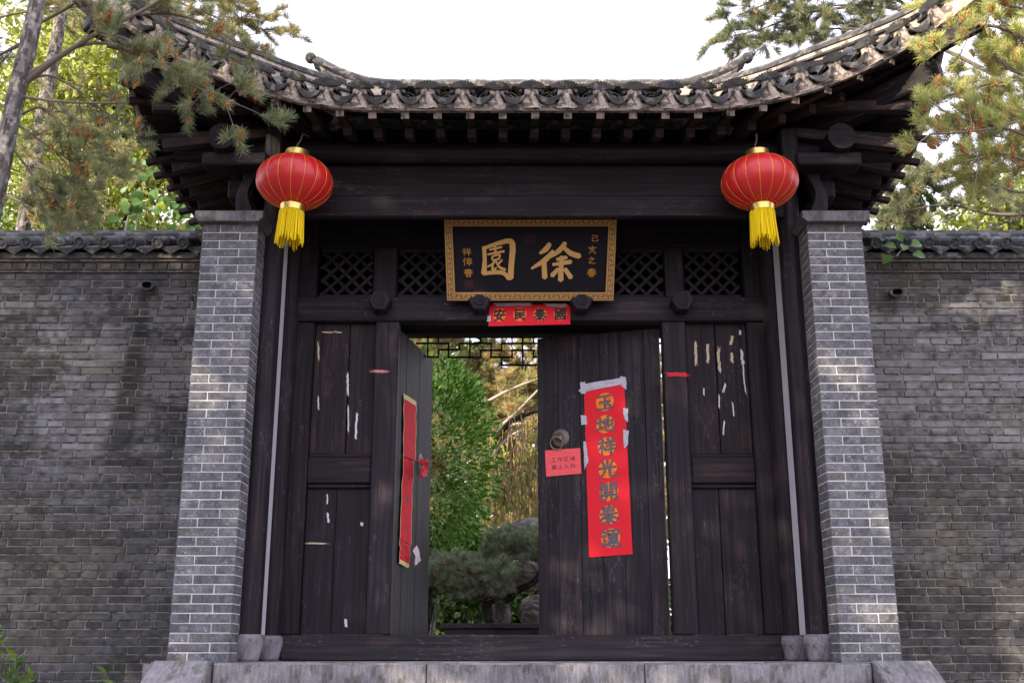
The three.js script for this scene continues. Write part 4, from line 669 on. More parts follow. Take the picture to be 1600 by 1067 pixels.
  for (const k of ['garden', 'xu']) {
    const gs = CH[k].map((st, i) => {
      const c = new THREE.CatmullRomCurve3(st.map(p => V(X(p[0]), Y(p[1]), 0))), n = 12, l = [], r = [];
      for (let q = 0; q <= n; q++) { const u = q / n, p = c.getPoint(u), d = c.getTangent(u), f = u * (st.length - 1), a = Math.min(st.length - 2, Math.floor(f)), w = mix(st[a][2], st[a + 1][2], f - a) * S / 2; l.push([p.x - d.y * w, p.y + d.x * w]); r.push([p.x + d.y * w, p.y - d.x * w]); }
      const e = c.getPoint(1), et = c.getTangent(1), we = st[st.length - 1][2] * S * 0.35, b = c.getPoint(0), bt = c.getTangent(0), wb = st[0][2] * S * 0.25;
      const pts = [[b.x - bt.x * wb, b.y - bt.y * wb], ...l, [e.x + et.x * we, e.y + et.y * we], ...r.reverse()];
      return extr(new THREE.Shape(pts.map(p => new THREE.Vector2(...p))), 0.006 + i * 0.0007, 0.0015);
    });
    part('gold_character', merge(gs), M.gilt, t, [0, 0, 0.0045], { local: true });
  }
}

// ================================================================ lanterns
const satin = new THREE.MeshPhysicalMaterial({ color: lin(0.74, 0.020, 0.020), roughness: 0.34, transmission: 0.3, thickness: 0, side: THREE.DoubleSide, sheen: 1.0, sheenColor: lin(0.9, 0.25, 0.2), sheenRoughness: 0.4, bumpMap: tex(256, 256, 0.08, 0.08, false, (u, v) => 0.5 + 0.5 * Math.sin(u * Math.PI * 32) * 0.4 + 0.4 * fbm(u, v, 4, 24, 3, 7)), bumpScale: 0.0015 });
const yellow = mat(lin(0.88, 0.64, 0.008), { roughness: 0.75, side: THREE.DoubleSide }), goldThread = mat(lin(0.80, 0.48, 0.06), { metalness: 0.4, roughness: 0.4 });
function lantern(x, tilt, label, seed) {
  const r = rng(seed), yc = 3.65, z = 0.1, t = thing('red_lantern', label, 'lantern', [x, yc, z], 'red lanterns under the eave'); t.rotation.z = tilt;
  const Rm = 0.303, Hh = 0.205, n = 18, rad = v => { const y = (v * 2 - 1) * 0.955; return Rm * Math.sqrt(1 - Math.pow(Math.abs(y), 2.05)); };
  const shell = (u, v, k = 1) => { const a = u * Math.PI * 2 + seed * 0.37, f = Math.abs(Math.sin(u * Math.PI * n)), rr0 = rad(v), cr = 0.004 * Math.sin(u * 190 + v * 9) * (fbm(u, v, 9, 6, 2, seed) - 0.4); return V(Math.sin(a) * (rr0 * (1 - 0.016 * (1 - Math.pow(f, 0.5))) * k + cr * (k === 1 ? 1 : 0)), (v * 2 - 1) * Hh, Math.cos(a) * (rr0 * (1 - 0.016 * (1 - Math.pow(f, 0.5))) * k + cr * (k === 1 ? 1 : 0))); };
  part('silk_body', grid(n * 8, 26, (u, v) => shell(u, v)), satin, t, [0, 0, 0], { local: true });
  for (let k = 0; k < n; k++) { const pts = []; for (let q = 0; q <= 14; q++) pts.push(shell(k / n, q / 14 * 0.97 + 0.015, 1.002)); part('gold_rib', tube(pts, 0.0021, 0.0021, 4, 18), goldThread, t, [0, 0, 0], { local: true }); }
  const collar = (h, r0, r1) => plain(new THREE.LatheGeometry([[r0 * 0.8, 0], [r0, 0], [r0 * 1.03, h * 0.08], [r0, h * 0.16], [r1, h * 0.84], [r1 * 1.03, h * 0.92], [r1, h], [r1 * 0.8, h], [0.001, h - 0.004]].map(q => new THREE.Vector2(...q)), 30));
  part('gold_collar', collar(0.07, 0.098, 0.094), M.gold, t, [0, Hh - 0.012, 0], { local: true }); part('gold_collar', collar(0.062, 0.094, 0.098), M.gold, t, [0, -Hh - 0.05, 0], { local: true });
  const strands = [];
  for (let k = 0; k < 150; k++) { const a = k / 150 * Math.PI * 2 + rr(-0.03, 0.03, r), R1 = 0.092 + rr(-0.004, 0.004, r), L = 0.245 + rr(-0.02, 0.03, r) + 0.02 * Math.sin(a * 5), pts = []; for (let q = 0; q <= 4; q++) { const f = q / 4, g = R1 + 0.012 * f + 0.004 * Math.sin(a * 9) * f; pts.push(V(Math.sin(a + 0.05 * f * Math.sin(k)) * g, -Hh - 0.048 - L * f, Math.cos(a + 0.05 * f * Math.sin(k * 3)) * g)); } strands.push(tube(pts, 0.0032, 0.0028, 4, 5)); }
  part('tassel', merge(strands), yellow, t, [0, 0, 0], { local: true });
  part('hanging_cord', tube([V(0, Hh + 0.05, 0), V(-0.01, Hh + 0.1, 0.0), V(0.012, Hh + 0.17, -0.02), V(0.02, Hh + 0.24, -0.05), V(0.05, Hh + 0.262, -0.14)], 0.007, 0.006, 6, 16), M.twig, t, [0, 0, 0], { local: true });
  return t;
}
lantern(-1.883, -0.03, 'red silk lantern with yellow tassel hanging on the torn couplet side', 5);
lantern(1.802, 0.02, 'red silk lantern with yellow tassel hanging over the half-open leaf side', 6);

// ================================================================ plants
const leafGeo = (w, l, fold = 0.25) => { // pointed leaf along +y, folded on its midrib, slightly drooping
  const P = [[0, 0, 0], [w * 0.42, l * 0.28, fold * w], [w * 0.5, l * 0.5, fold * w], [w * 0.3, l * 0.78, fold * w * 0.7], [0, l, -0.08 * l], [-w * 0.3, l * 0.78, fold * w * 0.7], [-w * 0.5, l * 0.5, fold * w], [-w * 0.42, l * 0.28, fold * w], [0, l * 0.5, 0.04 * l]];
  const I = [0, 1, 8, 1, 2, 8, 2, 3, 8, 3, 4, 8, 4, 5, 8, 5, 6, 8, 6, 7, 8, 7, 0, 8], g = new THREE.BufferGeometry(); g.setAttribute('position', new THREE.Float32BufferAttribute(P.flat(), 3)); g.setAttribute('uv', new THREE.Float32BufferAttribute(P.map(p => [p[0], p[1]]).flat(), 2)); g.setIndex(I); g.computeVertexNormals(); return plain(g);
};
const leafMat = (r, g, b, o = {}) => new THREE.MeshPhysicalMaterial({ color: lin(r, g, b), roughness: 0.75, transmission: 0.35, thickness: 0, side: THREE.DoubleSide, ...o });
const needleMat = new THREE.MeshStandardMaterial({ color: lin(1, 1, 1), roughness: 0.6, side: THREE.DoubleSide });
function tuft(n, len, spread, seed, w = 0.0024) { // needles bursting from a shoot along +y
  const r = rng(seed), P = [], N = [], U = [];
  for (let k = 0; k < n; k++) { const a = r() * 6.283, s = mix(0.25, spread, r()), y0 = len * 0.75 * r(), d = V(Math.cos(a) * Math.sin(s), Math.cos(s), Math.sin(a) * Math.sin(s)), L = len * mix(0.7, 1.1, r()), side = d.clone().cross(V(r() - 0.5, r() - 0.5, r() - 0.5)).normalize().multiplyScalar(w / 2), b = V(0, y0, 0), m = b.clone().addScaledVector(d, L * 0.6), t = b.clone().addScaledVector(d, L).add(V(0, -0.006, 0)), nn = side.clone().cross(d).normalize();
    for (const p of [b.clone().sub(side), b.clone().add(side), m.clone().add(side), b.clone().sub(side), m.clone().add(side), m.clone().sub(side), m.clone().sub(side), m.clone().add(side), t]) { P.push(p.x, p.y, p.z); N.push(nn.x, nn.y, nn.z); U.push(0, 0); } }
  return fromTris(P, N, U);
}
const coneGeo = (() => { const g = []; const r = rng(5); for (let k = 0; k < 7; k++) { const a = k * 2.4, y = 0.006 + 0.0055 * k; g.push(plain(new THREE.SphereGeometry(0.0075 - 0.0005 * k, 5, 4)).scale(0.75, 1.5, 0.75).translate(Math.cos(a) * 0.0045, y, Math.sin(a) * 0.0045)); } return merge(g); })();
function scatter(name, geo, m, mats, parent, cols) { // many leaves or needles nobody could count: one part
  const o = new THREE.InstancedMesh(geo, m, mats.length); o.name = name; o.userData.kind = 'stuff'; mats.forEach((x, i) => o.setMatrixAt(i, x)); if (cols) cols.forEach((c, i) => o.setColorAt(i, c)); parent.add(o); return o;
}
const QY = V(0, 1, 0);
function place(p, dir, s, spin) { const q = new THREE.Quaternion().setFromUnitVectors(QY, dir.clone().normalize()).multiply(new THREE.Quaternion().setFromAxisAngle(QY, spin)); return new THREE.Matrix4().compose(p, q, V(s, s, s)); }
const tuftA = tuft(44, 0.085, 1.15, 3), tuftB = tuft(40, 0.075, 1.3, 8);

// a pine: trunk, hand-laid limbs, random shoots that carry needle tufts and pollen cones
function pine(name, label, base, trunkPts, r0, r1, limbs, o) {
  const r = rng(o.seed), t = thing(name, label, 'pine tree', base, o.group), w = p => p.clone().sub(t.position);
  part('trunk', tube(trunkPts.map(w), r0, r1, 14, 40, 0.06), o.bark || M.bark, t, [0, 0, 0], { local: true });
  const tw = [], tm = [], tc = [], cm = [], cc = [];
  const addTufts = (a, b, dens) => { const d = b.clone().sub(a), L = d.length(), n = Math.max(1, Math.round(L / 0.035 * dens)); for (let k = 0; k < n; k++) { const f = mix(0.25, 1, (k + 0.5) / n); tm.push(place(w(a.clone().addScaledVector(d, f)), d.clone().add(V(0, 0.1, 0)), mix(0.8, 1.15, r()) * (o.ts || 1), r() * 6)); const c = mix(0, 1, r()); tc.push(lin(...o.needle.map((q, i) => mix(q, o.needle2[i], c)))); } if (r() < o.cones) { const nC = r() < 0.3 ? 2 : 1; for (let q = 0; q < nC; q++) { cm.push(place(w(b.clone().add(V(rr(-0.01, 0.01, r), 0.0, rr(-0.01, 0.01, r)))), d.clone().normalize().multiplyScalar(0.5).add(V(rr(-0.3, 0.3, r), 1, rr(-0.3, 0.3, r))), mix(0.7, 1.25, r()) * (o.cs || 1), r() * 6)); const k = r(); cc.push(lin(mix(0.30, 0.58, k), mix(0.12, 0.25, k), mix(0.045, 0.08, k))); } } };
  for (const L of limbs) {
    const pts = L.p, c = new THREE.CatmullRomCurve3(pts); part('limb', tube(pts.map(w), L.r || 0.022, L.e || 0.006, 7, 22, 0.08), L.m || M.twig, t, [0, 0, 0], { local: true });
    const n = L.n ?? 14;
    for (let k = 0; k < n; k++) {
      const f = mix(L.from ?? 0.3, 1, (k + r()) / n), p = c.getPoint(f), d = c.getTangent(f), side = V(r() - 0.5, (r() - 0.45) * 0.9, r() - 0.5).multiplyScalar(1.7), len = (L.len || 0.35) * mix(0.6, 1.25, r());
      const e = p.clone().addScaledVector(d.clone().multiplyScalar(0.7).add(side).normalize(), len); e.y -= (L.droop || 0) * len; const mid = p.clone().lerp(e, 0.5).add(V(0, 0.04 * len, 0));
      tw.push(tube([w(p), w(mid), w(e)], 0.005, 0.0025, 4, 5)); addTufts(p.clone().lerp(e, L.bare ?? 0.35), e, L.dens || 1);
      for (let q = 0; q < 2 + Math.floor(r() * 2); q++) { const s = p.clone().lerp(e, mix(0.35, 0.95, r())), e2 = s.clone().addScaledVector(d.clone().multiplyScalar(0.5).add(V(r() - 0.5, (r() - 0.4) * 0.9, r() - 0.5).multiplyScalar(1.8)).normalize(), len * mix(0.35, 0.6, r())); e2.y -= (L.droop || 0) * len * 0.5; tw.push(tube([w(s), w(s.clone().lerp(e2, 0.5).add(V(0, 0.01, 0))), w(e2)], 0.0035, 0.002, 4, 4)); addTufts(s.clone().lerp(e2, 0.3), e2, L.dens || 1); }
    }
  }
  if (tw.length) part('twigs', merge(tw), o.twig || M.twig, t, [0, 0, 0], { local: true, stuff: true }).name = 'twig_mass';
  scatter('needles', o.tuft || tuftA, needleMat, tm, t, tc); if (cm.length) scatter('pollen_cones', coneGeo, mat(lin(1, 1, 1), { roughness: 0.8 }), cm, t, cc);
  return t;
}
const A = (z, ...q) => q.map(([x, y, dz]) => at(x, y, z + (dz || 0)));
// left: pale leaning trunk in front of the wall, long limbs reaching over the roof corner
pine('leaning_pine_tree', 'pine with pale leaning trunk before the lime-stained wall, cones dull brown', [-4.02, GY, 1.0],
  [V(-4.02, GY, 1.0), V(-3.93, 1.0, 1.0), at(-8, 300, 1.0), at(24, 150, 1.0), at(48, 50, 1.0), at(66, -60, 1.0), at(80, -300, 1.0)], 0.105, 0.045, [
    { p: A(1.0, [40, 128], [90, 90, .1], [150, 52, .15], [215, 20, .2], [300, -30, .2]), r: 0.022, e: 0.010, n: 5, len: 0.3 },
    { p: A(1.0, [44, 118], [85, 92, .05], [120, 72, .1], [170, 68, .15], [230, 92, .2], [290, 128, .2]), r: 0.018, n: 12, len: 0.32, from: 0.42 },
    { p: A(1.05, [150, 52], [200, 62], [260, 105], [330, 140], [375, 165]), r: 0.012, n: 11, len: 0.26, from: 0.25, droop: 0.2 },
    { p: A(1.05, [215, 22], [270, 22], [330, 42], [385, 78]), r: 0.012, n: 10, len: 0.24, from: 0.1, droop: 0.1 },
    { p: A(1.0, [28, 150], [90, 158], [140, 161], [200, 160]), r: 0.012, e: 0.006, n: 2, len: 0.2, bare: 0.6 },
    { p: A(0.7, [36, 126], [75, 118], [120, 140], [165, 175], [210, 205]), r: 0.010, n: 5, len: 0.3, bare: 0.6, dens: 0.6 },
    { p: A(0.9, [30, 180], [60, 168], [90, 185], [110, 225]), r: 0.009, n: 4, len: 0.3, bare: 0.5 },
    { p: A(0.8, [20, 190], [70, 225], [100, 245], [128, 262]), r: 0.011, n: 12, len: 0.34, from: 0.35, droop: 0.25, dens: 0.8 },
    { p: A(0.7, [10, 220], [40, 260], [65, 295], [90, 310]), r: 0.011, n: 13, len: 0.34, from: 0.3, droop: 0.25, dens: 0.8 },
    { p: A(0.8, [50, 60], [20, 75], [-20, 95]), r: 0.02, n: 5, len: 0.3 },
    { p: A(0.6, [52, 40], [100, 15], [140, -10], [200, -30]), r: 0.015, n: 8, len: 0.34, dens: 0.7 },
  ], { seed: 11, needle: [0.17, 0.22, 0.10], needle2: [0.31, 0.31, 0.13], cones: 0.4, cs: 1.5, twig: M.twig });
// right: limbs of a pine standing beside the frame, thick with orange cones
pine('coned_pine_tree', 'pine with yellow-green needles and bright orange cones reaching over the roof corner', [4.75, GY, 0.7],
  [V(4.75, GY, 0.7), V(4.7, 1.2, 0.7), V(4.78, 3, 0.7), V(4.7, 5, 0.75), V(4.75, 7.2, 0.7)], 0.12, 0.05, [
    { p: A(0.75, [1680, 120], [1600, 60], [1545, 40], [1500, 62], [1470, 72]), r: 0.022, n: 11, len: 0.2, from: 0.2, dens: 1.0 },
    { p: A(0.7, [1700, 150], [1620, 125], [1545, 132], [1480, 150]), r: 0.014, e: 0.006, n: 5, len: 0.22, bare: 0.5 },
    { p: A(0.8, [1690, 260], [1600, 210], [1550, 195], [1500, 185], [1462, 165]), r: 0.015, n: 12, len: 0.2, from: 0.3, dens: 1.2 },
    { p: A(0.85, [1560, 200], [1520, 205], [1490, 208], [1452, 210]), r: 0.009, n: 8, len: 0.17, from: 0.2, dens: 1.2 },
    { p: A(0.7, [1690, 200], [1620, 130], [1580, 110], [1555, 100]), r: 0.014, n: 12, len: 0.26, from: 0.2, dens: 1.2 },
    { p: A(0.7, [1690, 290], [1600, 250], [1560, 240], [1520, 255]), r: 0.013, n: 11, len: 0.27, from: 0.2, dens: 1.1 },
    { p: A(0.5, [1690, 310], [1590, 300], [1550, 290], [1510, 295]), r: 0.011, n: 9, len: 0.24, from: 0.3, dens: 0.9 },
    { p: A(0.7, [1690, 60], [1620, 20], [1560, 5], [1500, -5]), r: 0.014, n: 14, len: 0.25, from: 0.1, dens: 1.2 },
    { p: A(0.6, [1700, 180], [1640, 180], [1580, 165]), r: 0.012, n: 11, len: 0.3, from: 0.3, dens: 1.1 },
    { p: A(0.5, [1700, 230], [1630, 235], [1575, 215]), r: 0.012, n: 11, len: 0.28, from: 0.3, dens: 1.1 },
    { p: A(0.5, [1700, 100], [1640, 95], [1580, 80]), r: 0.012, n: 10, len: 0.28, from: 0.3, dens: 1.1 },
  ], { seed: 12, needle: [0.33, 0.37, 0.10], needle2: [0.52, 0.51, 0.16], cones: 0.42, cs: 1.75, twig: M.paleTwig });
// pines standing behind the roof, their limb ends against the sky
pine('roof_edge_pine_tree', 'pine behind the roof with grey-green sprays against the sky', [6.7, -0.12, -4.2],
  [V(6.7, -0.12, -4.2), V(6.6, 3, -4.2), V(6.6, 6.5, -4.2), V(6.5, 10, -4.2)], 0.14, 0.06, [
    { p: A(-3.6, [1560, 60], [1480, 30], [1390, 12], [1310, 8], [1240, 20]), r: 0.03, n: 24, len: 0.5, from: 0.15 },
    { p: A(-3.7, [1560, 120], [1470, 75], [1380, 50], [1300, 45], [1210, 62]), r: 0.03, n: 26, len: 0.5, from: 0.15 },
    { p: A(-3.6, [1460, 30], [1350, -20], [1250, -12], [1150, 25]), r: 0.025, n: 26, len: 0.5, from: 0.15 },
    { p: A(-3.6, [1330, 10], [1260, 20], [1190, 45], [1150, 55]), r: 0.02, n: 14, len: 0.4, from: 0.15 },
    { p: A(-3.8, [1650, 260], [1540, 270], [1460, 280], [1420, 300]), r: 0.03, n: 22, len: 0.5, from: 0.1 },
    { p: A(-3.8, [1650, 330], [1560, 335], [1480, 320], [1410, 330]), r: 0.03, n: 18, len: 0.45, from: 0.1 },
    { p: A(-3.4, [1660, 200], [1580, 170], [1520, 130]), r: 0.03, n: 18, len: 0.5, from: 0.1 },
    { p: A(-3.9, [1660, 120], [1600, 60], [1540, 10]), r: 0.03, n: 18, len: 0.55, from: 0.1 },
  ], { seed: 13, needle: [0.15, 0.19, 0.10], needle2: [0.26, 0.27, 0.12], cones: 0.25, cs: 1.6, ts: 1.5, tuft: tuftB });
pine('sky_edge_pine_tree', 'slender pine behind the roof on the leaning trunk side', [-6.2, -0.12, -4.2],
  [V(-6.2, -0.12, -4.2), V(-6.1, 3, -4.2), V(-6.0, 6.5, -4.2), V(-5.8, 10, -4.2)], 0.13, 0.06, [
    { p: A(-3.6, [120, -20], [220, -10], [310, 15], [390, 55]), r: 0.026, n: 24, len: 0.45, from: 0.3 },
    { p: A(-3.6, [200, -60], [290, -35], [350, 0], [405, 25]), r: 0.026, n: 20, len: 0.42, from: 0.3 },
    { p: A(-3.7, [-60, 40], [30, 20], [90, 12], [150, 25]), r: 0.02, n: 18, len: 0.45, from: 0.2, dens: 0.8 },
    { p: A(-3.8, [60, 120], [100, 180], [140, 220], [165, 240]), r: 0.02, n: 16, len: 0.42, from: 0.1, dens: 0.8 },
    { p: A(-3.8, [20, 220], [60, 255], [90, 290], [110, 315]), r: 0.02, n: 18, len: 0.4, from: 0.05, dens: 0.8 },
    { p: A(-3.8, [0, 300], [40, 320], [80, 340], [105, 345]), r: 0.02, n: 16, len: 0.4, from: 0.05, dens: 0.8 },
  ], { seed: 14, needle: [0.20, 0.24, 0.09], needle2: [0.42, 0.34, 0.15], cones: 0.3, cs: 1.4, ts: 1.4, tuft: tuftB });

// broadleaf trees: trunk, limbs, leaves in clumps with gaps
function broadleaf(name, label, base, crown, rad, o) {
  const r = rng(o.seed), t = thing(name, label, o.cat || 'tree', base, o.group), c0 = V(...crown).sub(t.position), B = V(0, 0, 0);
  part('trunk', tube([B, V(c0.x * 0.3, c0.y * 0.4, c0.z * 0.3), c0.clone().add(V(0, -rad[1] * 0.2, 0)), c0.clone().add(V(0.1, rad[1] * 0.6, 0))], o.r || 0.13, 0.03, 9, 20, 0.06), o.bark || M.darkBark, t, [0, 0, 0], { local: true });
  const ms = [], cs = [], limbs = [], nc = o.clumps || 70, per = o.per || 90;
  for (let k = 0; k < nc; k++) {
    const u = V(r() - 0.5, r() - 0.5, r() - 0.5).normalize().multiplyScalar(Math.pow(r(), 0.45)), c = c0.clone().add(V(u.x * rad[0], u.y * rad[1], u.z * rad[2])), cr = mix(0.55, 1.2, r()) * (o.cr || 0.4);
    if (k % 3 === 0) { const s = c0.clone().add(V(0, mix(-0.5, 0.3, r()) * rad[1], 0)); limbs.push(tube([s, s.clone().lerp(c, 0.5).add(V(0, 0.15, 0)), c], 0.03, 0.006, 5, 6)); }
    const tone = r();
    for (let q = 0; q < per; q++) { const g = () => (r() + r() + r() - 1.5) / 0.75, p = c.clone().add(V(g() * cr, g() * cr * 0.75, g() * cr)); const d = V(r() - 0.5, (r() - 0.7) * 0.9, r() - 0.5); ms.push(place(p, d, mix(0.7, 1.25, r()), r() * 6.28)); const f = clamp(0.5 * tone + 0.5 * r()); cs.push(lin(...o.c1.map((a, i) => mix(a, o.c2[i], f)))); }
  }
  part('limb_mass', merge(limbs), o.bark || M.darkBark, t, [0, 0, 0], { local: true, stuff: true });
  scatter('foliage', o.leaf, o.opaque ? needleMat : leafMat(1, 1, 1), ms, t, cs); return t;
}
const lfS = leafGeo(0.06, 0.10), lfM = leafGeo(0.10, 0.15), lfB = leafGeo(0.028, 0.085), lfX = leafGeo(0.16, 0.24);
const YG1 = [0.22, 0.28, 0.025], YG2 = [0.38, 0.40, 0.045];
broadleaf('bright_leafed_tree', 'yellow-green leafy tree behind the lime-stained wall', [-6.0, -0.12, -6.0], [-5.7, 6.7, -6.0], [1.9, 2.5, 1.3], { seed: 21, leaf: lfS, clumps: 100, per: 150, c1: YG1, c2: YG2, cr: 0.42 });
broadleaf('bright_leafed_tree', 'yellow-green leafy tree low behind the coping beside the leaning pine', [-7.6, -0.12, -5.2], [-6.4, 4.7, -5.4], [1.9, 1.3, 1.0], { seed: 22, leaf: lfS, clumps: 80, per: 90, c1: [0.08, 0.15, 0.02], c2: [0.2, 0.27, 0.03], cr: 0.36 });
broadleaf('bright_leafed_tree', 'yellow-green leafy tree behind the brown-grey wall', [7.2, -0.12, -6.2], [7.0, 5.4, -6.2], [1.2, 1.5, 1.1], { seed: 23, leaf: lfS, clumps: 55, per: 150, c1: YG1, c2: YG2, cr: 0.4 });
broadleaf('bright_leafed_tree', 'tall yellow-green leafy tree furthest back, above the leaning pine trunk', [-8.2, -0.12, -8.5], [-7.4, 8.6, -8.5], [2.3, 2.4, 1.4], { seed: 26, leaf: lfS, clumps: 90, per: 150, c1: YG1, c2: YG2, cr: 0.46 });
broadleaf('dark_leafed_tree', 'small dark-leafed tree rising between roof corner and brown-grey wall', [5.0, -0.12, -4.6], [4.75, 5.35, -4.6], [0.5, 0.55, 0.35], { seed: 24, leaf: lfM, clumps: 22, per: 16, c1: [0.03, 0.06, 0.02], c2: [0.07, 0.12, 0.03], cr: 0.2, r: 0.03 });
// sapling with round leaves below the roof corner
{
  const r = rng(33), t = thing('round_leafed_sapling', 'sapling with broad round green leaves below the roof corner', 'sapling', [-4.0, -0.12, -2.3]), w = p => p.clone().sub(t.position);
  const big = (() => { const P = [], I = [], n = 14; P.push(0, 0.05, 0); for (let k = 0; k < n; k++) { const a = k / n * 6.283 - 1.571, rad = 0.055 * (1 + 0.22 * Math.max(0, Math.sin(a)) ** 6 - 0.25 * Math.max(0, -Math.sin(a)) ** 8); P.push(Math.cos(a) * rad, 0.055 + Math.sin(a) * rad, 0.012 * Math.cos(2 * a)); I.push(0, k + 1, (k + 1) % n + 1); } const g = new THREE.BufferGeometry(); g.setAttribute('position', new THREE.Float32BufferAttribute(P, 3)); g.setAttribute('uv', new THREE.Float32BufferAttribute(new Array((n + 1) * 2).fill(0), 2)); g.setIndex(I); g.computeVertexNormals(); return plain(g); })();
  const mg = leafMat(0.10, 0.22, 0.025), my = leafMat(0.36, 0.42, 0.02);
  const stems = [A(-2.3, [205, 420], [212, 350], [225, 290], [232, 250]), A(-2.3, [190, 420], [195, 360], [205, 320], [215, 300]), A(-2.3, [260, 420], [275, 360], [290, 340]), A(-2.3, [232, 330], [255, 318], [280, 315])];
  stems.forEach((s, i) => { part('stem', tube((i === 0 ? [t.position.clone(), ...s] : s).map(w), 0.014, 0.004, 5, 14), M.paleTwig, t, [0, 0, 0], { local: true }); const c = new THREE.CatmullRomCurve3(s); for (let k = 0; k < 13; k++) { const p = c.getPoint(mix(0.25, 1, r())).add(V(rr(-0.14, 0.14, r), rr(-0.1, 0.1, r), rr(-0.1, 0.1, r))); const m = new THREE.Mesh(big, r() < 0.2 ? my : mg); m.name = 'leaf'; t.add(m); m.position.copy(w(p)); m.rotation.set(rr(-0.9, 0.3, r), rr(-0.8, 0.8, r), Math.PI + rr(-0.7, 0.7, r)); m.scale.setScalar(rr(0.7, 1.25, r)); } });
  const hi = new THREE.Mesh(big, my); hi.name = 'leaf'; t.add(hi); hi.position.copy(w(at(208, 258, -2.3))); hi.rotation.set(-0.5, 0.3, 2.6); hi.scale.setScalar(1.2);
}
// ivy sprig growing on the coping of the other wall
{
  const r = rng(35), t = thing('ivy_sprig', 'sprig of broad green leaves sprouting on the coping tiles', 'sprig', at(1402, 400, -1.1).toArray()), w = p => p.clone().sub(t.position), m = leafMat(0.11, 0.22, 0.03), lf = leafGeo(0.085, 0.10);
  part('stem', tube([V(0, 0, 0), w(at(1408, 392, -1.1)), w(at(1418, 384, -1.08))], 0.006, 0.003, 5, 8), M.paleTwig, t, [0, 0, 0], { local: true });
  for (const [x, y, a] of [[1402, 388, 1.2], [1410, 378, 0.3], [1424, 384, -1.2], [1426, 398, -1.8], [1394, 400, 2.2], [1412, 392, -0.3]]) { const o = part('leaf', lf, m, t, at(x, y, -1.06).toArray()); o.rotation.set(rr(-0.6, 0, r), rr(-0.4, 0.4, r), a); o.scale.setScalar(rr(0.9, 1.3, r)); }
}
// weeds at the foot of the lime-stained wall
for (const [px, py, z, h, n, seed, label] of [[-4, 948, -0.3, 1.66, 60, 1, 'tall feathery weed against the lime-stained wall'], [36, 1008, -0.5, 1.25, 40, 2, 'leafy weed at the foot of the lime-stained wall, beside the feathery one'], [162, 1028, -0.75, 1.22, 26, 3, 'thin upright weed at the foot of the lime-stained wall, near the steps']]) {
  const r = rng(60 + seed), top = at(px, py, z), t = thing('weed', label, 'weed', [top.x, GY, z]), ms = [], cs = [];
  for (let s = 0; s < 4; s++) { const e = V(rr(-0.14, 0.14, r), (top.y - GY) * mix(0.82, 1, r()), rr(-0.1, 0.1, r)), c = new THREE.CatmullRomCurve3([V(0, 0, 0), V(e.x * 0.3, e.y * 0.5, e.z * 0.3), e]); part('stem', tube(c.points, 0.006, 0.002, 4, 8), leafMat(0.1, 0.15, 0.04), t, [0, 0, 0], { local: true }); for (let k = 0; k < n; k++) { const f = mix(0.4, 1, r()), p = c.getPoint(f); const d = V(r() - 0.5, 0.15 + 0.2 * r(), r() - 0.5); ms.push(place(p, d, rr(0.7, 1.2, r), r() * 6)); const q = r(); cs.push(lin(mix(0.07, 0.2, q), mix(0.16, 0.30, q), 0.03)); } }
  scatter('leaves', leafGeo(0.036, 0.10), leafMat(1, 1, 1), ms, t, cs).name = 'foliage';
}

// ================================================================ garden seen through the door
{ // dense glossy shrub
  const r = rng(71), c = V(-1.2, 2.25, -4.6), t = thing('garden_shrub', 'tall rounded shrub of dense glossy green leaves seen through the doorway', 'shrub', [-1.2, -0.12, -4.6]), ms = [], cs = [];
  part('trunk', tube([V(0, 0, 0), V(0.1, 0.9, 0), V(0.05, 2.0, 0)], 0.07, 0.02, 7, 12), M.darkBark, t, [0, 0, 0], { local: true });
  for (let k = 0; k < 9000; k++) { const u = V(r() - 0.5, r() - 0.5, r() - 0.5).normalize(), f = 0.62 + 0.42 * Math.pow(r(), 0.7) + 0.10 * Math.sin(u.x * 9 + 2) * Math.sin(u.y * 8) * Math.sin(u.z * 9 + 1); const p = V(u.x * 0.86 * f, u.y * 1.30 * f, u.z * 0.8 * f).add(c).sub(t.position); ms.push(place(p, u.clone().add(V((r() - 0.5) * 1.6, (r() - 0.4) * 1.2, (r() - 0.5) * 1.6)), rr(0.7, 1.3, r), r() * 6.28)); const q = r(); cs.push(lin(mix(0.09, 0.24, q), mix(0.22, 0.44, q), mix(0.018, 0.045, q))); }
  scatter('foliage', lfB, new THREE.MeshStandardMaterial({ color: lin(1, 1, 1), roughness: 0.42, side: THREE.DoubleSide }), ms, t, cs);
}
broadleaf('undergrowth_shrub', 'low green undergrowth below the glossy shrub', [-0.9, -0.12, -5.4], [-0.75, 0.95, -5.3], [0.75, 0.6, 0.35], { seed: 72, opaque: true, cat: 'shrub', leaf: lfS, clumps: 46, per: 60, c1: [0.07, 0.16, 0.02], c2: [0.16, 0.3, 0.04], cr: 0.2, r: 0.03 });
broadleaf('undergrowth_shrub', 'low leafy undergrowth behind the stone planter', [0.2, -0.12, -6.0], [0.1, 0.55, -6.0], [0.9, 0.6, 0.35], { seed: 73, opaque: true, cat: 'shrub', leaf: lfS, clumps: 46, per: 60, c1: [0.05, 0.11, 0.02], c2: [0.13, 0.22, 0.04], cr: 0.2, r: 0.03 });
broadleaf('undergrowth_shrub', 'wide hedge of mixed leaves along the back of the garden', [0.4, -0.12, -10.5], [0.2, 1.0, -10.5], [3.2, 1.2, 0.5], { seed: 74, opaque: true, cat: 'hedge', leaf: lfM, clumps: 120, per: 70, c1: [0.05, 0.09, 0.02], c2: [0.14, 0.18, 0.04], cr: 0.35, r: 0.04 });
